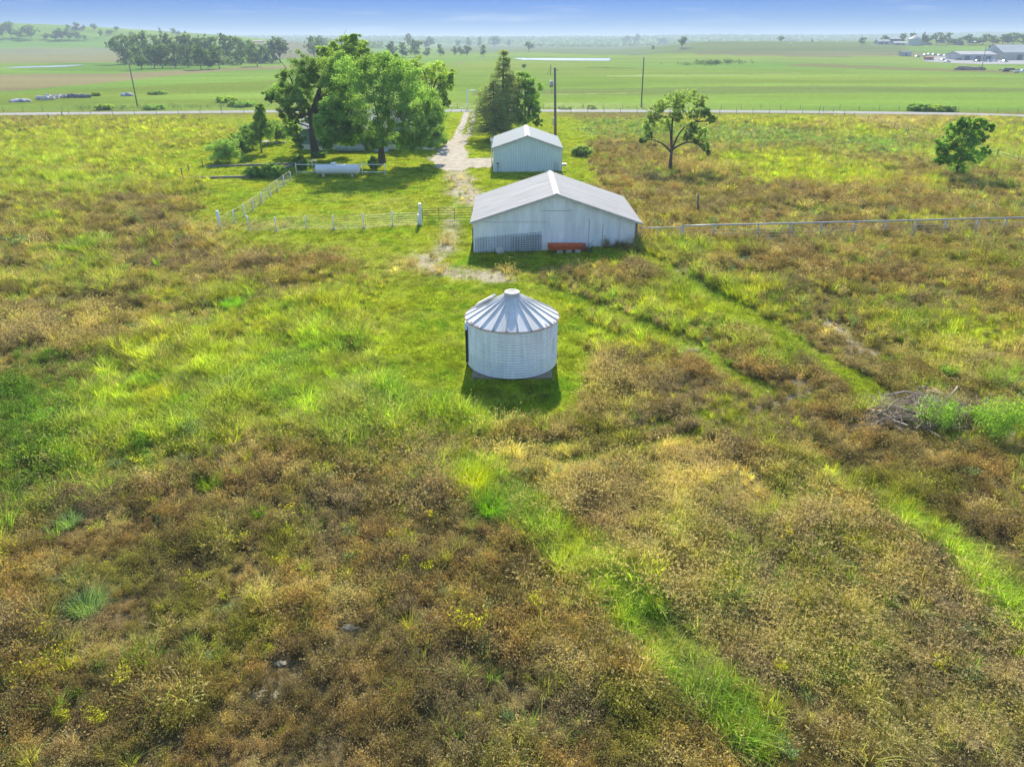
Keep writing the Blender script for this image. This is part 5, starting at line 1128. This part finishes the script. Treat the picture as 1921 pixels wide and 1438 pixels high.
# lone trees on the right
b = G(1257, 321); Y = b.y
tree('lone_tree', b, PL(Y, [(1290, 180, 16, 10), (1262, 186, 16, 10), (1315, 190, 12, 9), (1275, 200, 14, 8, 1.5), (1240, 198, 12, 10), (1228, 216, 12, 12), (1300, 212, 14, 9, 1), (1325, 212, 9, 7), (1335, 224, 9, 6), (1218, 235, 10, 8), (1216, 252, 10, 8), (1206, 262, 7, 5), (1250, 230, 10, 12, 1.5), (1300, 240, 11, 9), (1318, 250, 11, 9), (1290, 255, 9, 7, -1), (1322, 272, 8, 9), (1306, 262, 8, 7, 1), (1328, 286, 4, 5), (1270, 215, 12, 10, -1)], 1.0, 1.6, 3), .22, 2.4, 'lone open branched tree right of the garage', leafm=M_leafG, per=46, lsize=.15, dens=1.9, crad=.30, seed=31, sub=4, bran=1.1, lean=(-.05, 0), gr=1.3)
b = G(1790, 336); Y = b.y
tree('lone_tree', b, PL(Y, [(1808, 232, 14, 10), (1790, 245, 16, 12), (1820, 250, 20, 14), (1775, 268, 16, 14), (1805, 272, 22, 16), (1835, 262, 14, 14), (1768, 288, 14, 12), (1795, 298, 20, 14), (1825, 295, 18, 14), (1845, 285, 10, 10), (1800, 315, 16, 9), (1838, 232, 12, 8), (1856, 240, 8, 7), (1765, 300, 9, 7)], 1.0, 1.4, 5), .16, 1.3, 'dense round tree standing at the far right pasture', leafm=leafmat('deep_green_leaf', (.20, .38, .07), .5), per=75, lsize=.15, dens=1.6, crad=.28, seed=32)
# shrubs
def shrub(px, py, wpx, hpx, label, leafm, seed, name='shrub', ls=.13, per=130, upright=False):
    c = G(px, py); Y = c.y; k = mpp(Y)
    lob = [(c.x+wpx*k*.28*math.cos(a_), Y+wpx*k*.28*math.sin(a_), c.z+hpx*k*.48, wpx*k*.30, wpx*k*.30, hpx*k*.46) for a_ in (0, 1.57, 3.14, 4.71)]+[(c.x, Y, c.z+hpx*k*.62, wpx*k*.28, wpx*k*.28, hpx*k*.38)]
    return tree(name, c, lob, .05, hpx*k*.25, label, 'shrub', leafm, per=per, lsize=ls, dens=1.7, crad=.36, seed=seed, shell=.35)
shrub(424, 305, 58, 42, 'round dark shrub at the left end of the lawn', M_leafB, 41)
shrub(452, 286, 34, 34, 'paler shrub between the round one and the cone tree', M_leafA, 42)
shrub(470, 280, 34, 46, 'dark shrub close behind the cone shaped tree left side', M_leafB, 43)
shrub(520, 267, 40, 40, 'dark bush behind the lawn, left of the house', M_leafB, 44)
shrub(480, 332, 34, 17, 'left low dark bush inside the garden plot', M_leafB, 45)
shrub(511, 333, 40, 24, 'right larger dark bush inside the garden plot', M_leafB, 46)
shrub(566, 318, 24, 26, 'small dark bush left of the propane tank', M_leafB, 47)
shrub(701, 318, 16, 22, 'thin sprig topped bush between tank and centre tree', M_leafB, 48, per=70)
shrub(600, 296, 18, 10, 'low dark growth at the big dark trunk foot', M_leafB, 49, per=80)
shrub(1090, 292, 34, 18, 'grey green rounded bush right of the garage', M_leafG, 50)
# roadside bushes
for k, (px, py, w_, h_, lab) in enumerate([(1722, 208, 36, 12, 'left part bush of the thick roadside clump at right'), (1755, 208.5, 36, 10, 'middle bush of the thick roadside clump at right'), (1778, 209, 24, 9, 'right bush of the thick roadside clump at right'),
        (196, 206, 30, 9, 'low dark bush by the leaning pole foot, left side'), (290, 205, 36, 7, 'low bush right of the leaning pole foot'), (425, 192, 34, 9, 'green bush beyond the road left of the house trees'), (455, 200, 44, 9, 'wide pale bush beyond the road left of the house trees'), (180, 180, 16, 6, 'small round bush right of the dark boulders'), (295, 177, 30, 5, 'low bush strip right of the grey mound'),
        (1110, 205, 16, 6, 'small roadside bush right of the transformer pole'), (1060, 205, 26, 4, 'flat roadside bush near the transformer pole')]):
    shrub(px, py, w_, h_, lab, M_leafC if k % 2 else M_leafA, 60+k, 'bush', .22, 90)
shrub(983, 127, 7, 6, 'tiny dark round bush in the field below the white pond', M_leafB, 80, 'bush', .3, 50)

# -- a few tree shapes copied for the distant trees
def farproto(seed, wide, open_=False):
    rg = np.random.default_rng(seed); lob = []
    for k in range(9):
        a_ = rg.uniform(0, 6.283); z = rg.uniform(.22, .84) if not open_ else rg.uniform(.38, .85); r = .33*wide*math.sqrt(max(.05, 1-((z-.5)/.5)**2))*rg.uniform(.55, 1); lob.append((r*math.cos(a_), r*math.sin(a_), z, .21*wide*rg.uniform(.8, 1.2), .21*wide, .15*rg.uniform(.8, 1.25)))
    lob += [(0, 0, .84, .22*wide, .22*wide, .15), (0, 0, .55, .28*wide, .28*wide, .22)]
    m = MB(); limbs(m, (0, 0, 0), (0, 0, .3), None, .018, rg)
    for (x, y, z, *_) in lob: branch(m, (0, 0, .22), (x, y, z), .010, rg, 3)
    cl_ = lobe_clusters(lob, rg, .34, 1.0 if not open_ else .75, .35); V, Q, var = leaves(cl_, 30, .045, rg, .75)
    me = fast_mesh('crown', V, Q, {'var': ('FACE', 'FLOAT', var)}); me.materials.append(M_leafF)
    mt = bpy.data.meshes.new('trunk'); mt.from_pydata(m.v, [], m.f); mt.materials.append(M_bark); return me, mt
FP = [farproto(101, 1.0), farproto(102, 1.15), farproto(103, .9), farproto(104, 1.05, True), farproto(105, 1.2), farproto(106, 1.0)]
def fartree(px, py, top, wpx, label, seed=0, group=None, name='distant_tree', proto=None):
    c = G(px, py); k = mpp(c.y); h_ = (py-top)*k*1.02; w_ = wpx*k; rg = random.Random(seed+int(px*7)); ci_, ti_ = FP[proto if proto is not None else rg.choice((0, 1, 2, 4, 5))]
    r0 = empty(name, c, label, 'tree', group); a_ = rg.uniform(0, 6.28); sx = w_/1.05
    for nm, me in (('crown', ci_), ('trunk', ti_)):
        o = bpy.data.objects.new(nm, me); C.objects.link(o); o.parent = r0; o.scale = (sx, sx, h_); o.rotation_euler = (0, 0, a_)
grove = [(237, 121, 72, 42, 'large dark tree at the left end of the grove'), (267, 131, 92, 32, 'pale small tree at the front left of the grove'), (290, 128, 90, 32, 'second front tree of the grove from the pale one'), (305, 128, 86, 36, 'dark full tree in the left front of the grove'), (330, 127, 84, 34, 'front tree of the grove left of its middle'), (354, 127, 86, 32, 'front tree in the middle of the grove'), (378, 131, 86, 34, 'dark front tree with low foliage at the grove middle'), (391, 131, 100, 24, 'short pale tree with thin trunk before the grove'), (412, 129.5, 90, 36, 'front tree with visible trunk right of the grove middle'), (451, 122, 88, 28, 'narrow tree in the right half of the grove'), (483, 125, 86, 34, 'dark front tree with trunk at the grove right'), (498, 119, 90, 22, 'small tree between the grove and the end trees'), (512, 118, 80, 22, 'slim tree second from the right end of the grove'), (526, 118, 73, 40, 'open crowned tree at the right end of the grove'),
         (273, 118, 65, 38, 'tall back tree in the left of the grove'), (297, 118, 72, 34, 'back tree above the pale small tree of the grove'), (317, 118, 69, 38, 'tall back tree near the grove centre left'), (339, 118, 73, 34, 'back row tree left of the grove highest dark crown'), (356, 118, 67, 30, 'back tree with the dark top at the grove centre'), (376, 118, 73, 32, 'back row tree right of the dark topped one'), (398, 118, 72, 34, 'rounded back tree right of the grove centre'), (429, 117, 69, 42, 'broad tall back tree in the grove right half'), (452, 116, 77, 32, 'back tree sloping down at the grove right'), (469, 117, 80, 30, 'lower back tree at the grove right'), (250, 119, 78, 30, 'back tree tucked behind the large left dark one')]
for k, (px, py, top, w_, lab) in enumerate(grove): fartree(px, py, top-1, w_*1.35, lab, k, 'trees of the grove beyond the road', 'grove_tree', proto=3 if 'open' in lab else None)
mid = [(590, 110, 72, 26, 'hazy tree left behind the tallest house tree'), (603, 100, 70, 26, 'fainter hazy tree just left of the tallest house tree'), (737, 109, 80, 28, 'round tree right of the tallest house tree'), (755, 109, 82, 28, 'twin tree beside the round one in the middle distance'), (766, 92, 66, 16, 'tall faint tree above the middle distance row'), (780, 108, 77, 26, 'upright tree in the middle distance row'), (801, 106, 91, 20, 'low bushy tree in the middle distance row'), (804, 92, 71, 26, 'faint broad tree behind the low bushy one'), (826, 105.5, 85, 19, 'dark oval tree standing alone right of the row'), (853, 104.5, 88.5, 14, 'left tree of the small dark trio'), (864, 105, 88, 12, 'middle tree of the small dark trio'), (876, 105, 87, 20, 'right largest tree of the small dark trio'), (859.5, 88, 76, 16, 'faint tree above the dark trio, left'), (877.5, 88, 72, 20, 'faint tree above the dark trio, right'), (901, 88, 71, 16, 'faint tree left of the faint broad one'), (908, 106, 86, 20, 'V trunked tree right of the dark trio'), (928, 87.5, 69, 28, 'faint broad tree above the pointed pine'), (954, 86.5, 75, 14, 'small faint tree right of the pointed pine top'), (992, 97.5, 79, 21, 'lone spreading tree above the white pond left end'),
       (1174, 82, 68, 20, 'left tree of the pair on the distant rise'), (1193, 82, 65, 17, 'right blocky tree of the pair on the distant rise'), (1243, 82, 72, 24, 'wide low tree right of the pair on the rise'), (1279, 91.5, 70, 20, 'thin open tree beside the tiny white pond'), (1224.6, 94, 86, 7, 'tiny tree below the wide low one on the rise'), (1463.5, 78.5, 69, 13, 'dark round tree on the right crest skyline'), (1523, 79.5, 74.5, 5, 'tiny tree on the right crest skyline'), (1616.5, 84, 71, 14, 'round tree left of the distant farmstead sheds')]
for k, (px, py, top, w_, lab) in enumerate(mid): fartree(px, py, top, w_*1.25, lab, 50+k, 'scattered trees in the distance', proto=3 if 'open' in lab or 'spreading' in lab else None)
hill = [(6, 72, 50, 20, 'tree at the very left edge of the hill'), (22, 71, 43, 26, 'tall tree near the left edge of the hill'), (38, 72, 60, 22, 'low tree right of the tall one on the hill'), (59, 73, 50, 28, 'broad tree on the left hill slope'), (87, 74, 63, 18, 'small tree in a hollow of the left hill'), (104, 75, 60, 22, 'left tree of the dark clump on the hill'), (116, 75, 55, 24, 'middle tree of the dark clump on the hill'), (130, 75, 57, 24, 'right middle tree of the dark clump on the hill'), (144, 75, 61, 20, 'right tree of the dark clump on the hill'), (128, 57, 47, 9, 'left small tree by the hilltop house'), (144, 57, 43.5, 14, 'larger tree behind the hilltop house'), (158, 57, 48, 9, 'small tree right of the hilltop house'), (177, 57, 46, 11, 'lone tree on the hill skyline'), (190, 70, 56, 10, 'narrow tree on the hill right flank'), (208, 66, 57, 15, 'wide bush like tree on the hill right flank'), (219, 59, 50.5, 9, 'small skyline tree on the falling hill'), (301, 66, 53.5, 10, 'upright dark tree on the skyline above the grove'), (326, 65, 54, 9, 'left tree beside the tiny white house'), (336, 66, 60, 8, 'tiny tree right of the tiny white house'), (161, 76, 67, 9, 'small tree at the foot of the hill clump'), (246, 68, 60, 8, 'tiny tree on the hill tail')]
for k, (px, py, top, w_, lab) in enumerate(hill): fartree(px, py, top, w_*1.25, lab, 90+k, 'trees on the left hill')
right = [(1691, 83, 64, 13, 'tall tree left of the distant round bin'), (1709, 84, 63, 14, 'tree behind the distant round bin'), (1731, 84, 62, 8, 'thin tree right of the distant round bin'), (1737, 84, 68, 22, 'broad tree between the round bin and bright roof'), (1756, 84, 63, 18, 'tree just left of the bright steep roof'), (1776, 83, 63, 14, 'tree just right of the bright steep roof'), (1657, 82, 68, 16, 'tree behind the leftmost far shed'), (1800, 84, 72, 24, 'lower tree right of the bright roof'), (1818, 84, 66, 26, 'broad tree above the low red roof building'), (1843, 84, 66, 26, 'broad tree above the small dark hut'), (1862, 84, 68, 24, 'tree right of the hut skyline'), (1880, 84, 66, 24, 'tree left behind the right warehouse'), (1900, 84, 64, 28, 'tree behind the right warehouse roof'), (1920, 84, 64, 28, 'tree at the right edge skyline'), (1788, 84, 74, 16, 'low tree behind the dark box trailer')]
for k, (px, py, top, w_, lab) in enumerate(right): fartree(px, py, top, w_*1.35, lab, 130+k, 'trees round the far farmstead')
shedlike(1, 9, 58, 50, 'pale house at the left edge hilltop', M_farwhite, M_farwhite, 10, name='house', cat='house', doors=1)
shedlike(133, 152, 56, 49, 'pale cream house on top of the left hill', M_farwhite, M_farwhite, 10, name='house', cat='house', doors=1)
shedlike(329, 333, 64, 57, 'tiny white house on the skyline above the grove', M_farwhite, M_farwhite, 9, name='house', cat='house', doors=1)
shedlike(474, 491, 79, 76.5, 'long low red roofed shed far right of the grove', M_farred, M_farred, 10, doors=1)
# far-off woods along the horizon
def woods(name, pixline, depth_m, hgt, n, seed, label, size=9):
    rg = np.random.default_rng(seed); pts = [G(*p) for p in pixline]; px = np.linspace(0, len(pts)-1, n); X = np.interp(px, range(len(pts)), [p.x for p in pts]); Y = np.interp(px, range(len(pts)), [p.y for p in pts])
    cl_ = []
    for x, y in zip(X+rg.normal(0, 4, n), Y+rg.uniform(0, depth_m, n)):
        h_ = hgt*rg.uniform(.7, 1.25); z = H(x, y)
        for _ in range(3): cl_.append((x+rg.normal(0, hgt*.25), y+rg.normal(0, hgt*.25), z+h_*rg.uniform(.25, .75), hgt*.42*rg.uniform(.7, 1.2), np.clip(rg.normal(.5, .2), 0, 1)))
    V, Q, var = leaves(cl_, 16, size*hgt/14*.28, rg, .8); me = fast_mesh(name, V, Q, {'var': ('FACE', 'FLOAT', var)}); me.materials.append(M_leafF); o = bpy.data.objects.new(name, me); C.objects.link(o); tag(o, label, 'woods', kind='stuff')
def horizon_woods(name, y0, dmax, xfrac0, xfrac1, n, hgt, seed, label):
    rg = np.random.default_rng(seed); cl_ = []
    for _ in range(n):
        y = y0+rg.uniform(0, dmax); x = y*rg.uniform(xfrac0, xfrac1); h_ = hgt*rg.uniform(.6, 1.25); z = H(x, y)
        for _ in range(2): cl_.append((x+rg.normal(0, hgt*.3), y, z+h_*rg.uniform(.2, .7), hgt*.5*rg.uniform(.7, 1.2), np.clip(rg.normal(.5, .2), 0, 1)))
    V, Q, var = leaves(cl_, 12, hgt*.30, rg, .8); me = fast_mesh(name, V, Q, {'var': ('FACE', 'FLOAT', var)}); me.materials.append(M_leafF); o = bpy.data.objects.new(name, me); C.objects.link(o); tag(o, label, 'woods', kind='stuff')
horizon_woods('horizon_woods', 2300, 900, -.8, .8, 4200, 9, 1, 'hazy wooded ridge along the whole horizon')
horizon_woods('horizon_woods', 3300, 900, -.8, .8, 3600, 11, 2, 'faintest far ridge of woods behind the hazy one')
horizon_woods('hazy_wood', 1180, 260, -.25, -.165, 110, 11, 3, 'hazy wood in the distance right of the tallest tree')
horizon_woods('hazy_wood', 1750, 200, .02, .75, 500, 7, 4, 'low hazy hedge line on the right horizon')
woods('undergrowth', [(235, 121), (300, 124), (370, 124), (430, 121), (500, 119)], 10, 4.5, 150, 9, 'low leafy undergrowth beneath the grove', 12)
woods('reed_bed', [(1320, 121), (1345, 121.5), (1385, 121)], 6, 3.2, 60, 5, 'dark blue green reeds in the far right field')
woods('reed_bed', [(1272, 123), (1300, 123), (1340, 125)], 6, 1.6, 40, 6, 'low pale reeds left of the dark reeds')
woods('roadside_growth', [(150, 206), (330, 204), (480, 201)], 3, .9, 130, 7, 'rank green weeds beyond the road at left', 6)
woods('roadside_growth', [(1020, 204.5), (1200, 205)], 2, .6, 60, 8, 'low dark weeds beyond the road right of the pines', 6)

# ------------------------------------------------------------ brush pile and distinct clumps near by
rg = np.random.default_rng(55); c = G(1725, 775); k = mpp(c.y); bp_ = empty('brush_pile', c, 'tangled grey heap of dead branches with straw mats', 'brush pile')
def bpile(u, v): q = G(1730+u*118, 786-v*32); return q, 0.85*math.exp(-(u*u*1.2+v*v*1.2))
m = MB()
for i in range(760):
    u = rg.uniform(-1, 1); v = rg.uniform(-.8, .9); q, hh = bpile(u, v); L_ = float(rg.uniform(.5, 2.1)); az = float(rg.normal(0, .9))+(0 if rg.uniform() < .7 else 1.5); p0 = Vector((q.x, q.y, q.z+hh*rg.uniform(.15, 1.05)+.05)); d = Vector((math.cos(az), math.sin(az), rg.normal(0, .16)))
    P = [p0+d*(L_*(s-.5))+Vector(rg.normal(0, .06, 3)) for s in (0, .33, .66, 1)]; r_ = float(rg.choice([.008, .012, .02, .032], p=[.4, .35, .18, .07])); m.tube(P, [r_, r_*.9, r_*.7, r_*.35], 5, False)
o = m.build('branches', M_stick, bp_); o['kind'] = 'stuff'
for (px, py, r_, sd) in ((1738, 742, .50, 1), (1718, 772, .55, 2), (1655, 782, .55, 3), (1676, 778, .45, 4)):
    q = G(px, py+8); mm = blobmesh((q.x, q.y, q.z+(.35 if sd == 1 else .25)), r_, 70+sd, 3, .5, (1.3, .8, .42)); mm.build('straw_mat', M_straw, bp_)
for p_ in ([(1775, 752, .55), (1787, 742, 1.0)], [(1655, 752, .75), (1690, 750, .95), (1725, 756, .9)], [(1740, 790, .3), (1790, 775, .55)]):
    m = MB(); m.tube([G(u_, v_+14)+Vector((0, 0, w_*.8)) for u_, v_, w_ in p_], [.04]*len(p_), 6); m.build('log', M_stick, bp_)
def clump(px, py, w_m, h_m, col, lab, kind='grass', n=260, seed=0, width=.014, name='grass_clump'):
    global rng
    keep_ = rng; rng = np.random.default_rng(seed+900); c = G(px, py)
    if kind == 'grass': V, Q, var, hd = plant_grass(n, h_m*.6, h_m*1.1, w_m*.32, width, .75, seg=4)
    else: V, Q, var, hd = plant_forb(n//8, 36, h_m*.5, h_m*1.05, .06 if kind == 'weed' else .045, .22 if kind == 'weed' else .35, .012)
    if kind != 'grass': V = np.array(V); V = V+np.repeat(rng.normal(0, w_m*.28, (len(V)//2+1, 2)), 2, 0)[:len(V)].dot(np.array([[0, 0, 0], [0, 0, 0]]))
    EX0.append(np.array([(c.x+w_m*.42*math.cos(t_)*1.1, c.y-.25+w_m*.5*math.sin(t_)) for t_ in np.linspace(0, 6.28, 12)[:-1]]))
    rng = keep_; V = np.array(V); me = fast_mesh(name, V, np.array(Q), {'var': ('FACE', 'FLOAT', var)}); me.materials.append(leafmat(name+'_leaf', col, .45)); o = bpy.data.objects.new(name, me); C.objects.link(o); o.location = c-Vector((0, 0, .03)); tag(o, lab, 'grass clump' if kind == 'grass' else 'weed'); return o
YG = (.52, .60, .02); GR = (.26, .52, .03); BG_ = (.26, .40, .16)
clump(890, 912, 1.5, .80, YG, 'bright yellow green grass clump below the bin', n=700, seed=1)
clump(920, 962, 1.1, .75, GR, 'vivid green grass clump just under the yellow green one', n=420, seed=2)
clump(988, 945, .5, .5, GR, 'narrow green tuft right of the two bright clumps', n=120, seed=3)
clump(165, 1140, 1.35, .55, BG_, 'large blue green fountain grass clump at lower left', n=520, seed=4)
clump(140, 1090, .7, .5, BG_, 'smaller pale clump just above the large fountain clump', n=200, seed=5)
clump(395, 912, 1.3, .55, (.22, .34, .04), 'spiky light green clump left of centre', n=420, seed=6)
clump(300, 800, .9, .5, (.22, .36, .04), 'bright fan shaped clump in the left meadow', n=300, seed=7)
clump(345, 825, .9, .5, (.20, .36, .06), 'second fan shaped clump right of the first', n=300, seed=8)
clump(130, 985, .9, .5, BG_, 'blue green clump near the left edge above the weeds', n=240, seed=9)
clump(485, 970, .55, .5, GR, 'small vivid tuft in the brown weeds', n=150, seed=10)
clump(437, 575, 1.7, .6, GR, 'tall light green stand in the brown left meadow', n=600, seed=11, width=.02)
clump(150, 470, 2.4, .8, (.26, .36, .05), 'wide yellow green tussock at upper left', n=600, seed=12, width=.03)
clump(1472, 690, 1.1, .9, (.25, .30, .04), 'tall yellow green tussock between the two tracks', n=420, seed=13)
clump(1468, 495, 1.3, .7, (.30, .38, .24), 'silvery tussock below the right fence', n=380, seed=14, width=.02)
clump(1390, 490, 1.2, .5, (.30, .38, .22), 'flatter silvery tussock left of the other', n=260, seed=15, width=.02)
for j, (px, py, w_, h_, lab) in enumerate([(1758, 812, .9, 1.5, 'tall leafy weed stand in front of the brush pile'), (1866, 826, 1.3, 1.7, 'tall leafy weed stand right of the brush pile'), (1905, 822, 1.2, 1.8, 'tallest leafy weeds at the right picture edge'), (1700, 785, .6, .6, 'lower green weeds at the brush pile foot'), (1775, 712, .6, .7, 'pale sprig behind the brush pile'), (1828, 800, .6, .9, 'slender weeds between the two tall stands')]):
    r0 = empty('weed_stand', G(px, py), lab, 'weeds', 'weeds round the brush pile'); 
    rng2 = np.random.default_rng(300+j); keep_ = rng; rng = rng2; VV = []; QQ = []; va = []; off = 0
    for s in range(int(48*w_)):
        V, Q, var, hd = plant_forb(1, 46, h_*.6, h_, .075, .10, .014); V = np.array(V)+np.array([rng2.normal(0, w_*.35), rng2.normal(0, w_*.25), 0]); VV.append(V); QQ.append(np.array(Q)+off); va += var; off += len(V)
    rng = keep_; me = fast_mesh('foliage', np.concatenate(VV), np.concatenate(QQ), {'var': ('FACE', 'FLOAT', va)}); me.materials.append(leafmat('weed_leaf', (.24, .42, .07), .5)); o = bpy.data.objects.new('foliage', me); C.objects.link(o); o.parent = r0
for j, (px, py, lab) in enumerate([(545, 972, 'yellow flowered weed in the brown lower left weeds'), (1478, 1022, 'yellow flowered weed in the tan grass at lower right'), (810, 985, 'yellow green weed left of the green strip')]):
    keep_ = rng; rng = np.random.default_rng(700+j); V, Q, var, hd = plant_forb(7, 16, .35, .6, .05, .35, .008); rng = keep_; r0 = empty('flowering_weed', G(px, py), lab, 'weed')
    me = fast_mesh('stem', np.array(V), np.array(Q), {'var': ('FACE', 'FLOAT', var)}); me.materials.append(leafmat('stem_leaf', (.22, .30, .04), .45)); o = bpy.data.objects.new('foliage', me); C.objects.link(o); o.parent = r0
    rg_ = np.random.default_rng(j); cl_ = [(rg_.normal(0, .12), rg_.normal(0, .12), rg_.uniform(.4, .6), .05, .6) for _ in range(9)]; V, Q, var = leaves(cl_, 14, .035, rg_); me = fast_mesh('flower', V, Q, {'var': ('FACE', 'FLOAT', var)}); me.materials.append(leafmat('petal', (.75, .60, .02), .3)); o = bpy.data.objects.new('flowers', me); C.objects.link(o); o.parent = r0
# stones showing through
for k, (px, py, r_, lab) in enumerate([(498, 1306, .20, 'long pale stone bared in the lower left weeds'), (455, 1235, .10, 'small pale stone above the long bared one'), (655, 1178, .13, 'grey stone beside the yellow green streak'), (525, 1245, .10, 'small stone right of the other lower left stones'), (1274, 664, .26, 'pale rock at the left track bend'), (1300, 658, .22, 'paler rock right of the track bend rock'), (1395, 681, .15, 'small pale rock between the two tracks'), (1608, 664, .2, 'flat pale rock near the right track end'), (1530, 612, .2, 'pale stones where the ground is bare by the right track')]):
    q = G(px, py); o = blobmesh((q.x, q.y, q.z+.02), r_, 200+k, 2, .35, (1.5, .8, .35)).build('field_stone', M_stone); tag(o, lab, 'stone', 'stones showing in the meadow')

run_scatter()
# ------------------------------------------------------------ the hazy air
HAZE_D = .00034
mh = bpy.data.materials.new('haze_air'); N, L = nodes(mh); N.clear(); ho = N.new("ShaderNodeOutputMaterial"); pv = N.new("ShaderNodeVolumePrincipled")
pv.inputs['Color'].default_value = (.74, .88, 1.0, 1); pv.inputs['Density'].default_value = HAZE_D; pv.inputs['Anisotropy'].default_value = 0.0; L.new(pv.outputs[0], ho.inputs['Volume'])
hb = MB().box((0, 0, 30), (18400, 18400, 68)).build('haze', mh); tag(hb, kind='stuff')
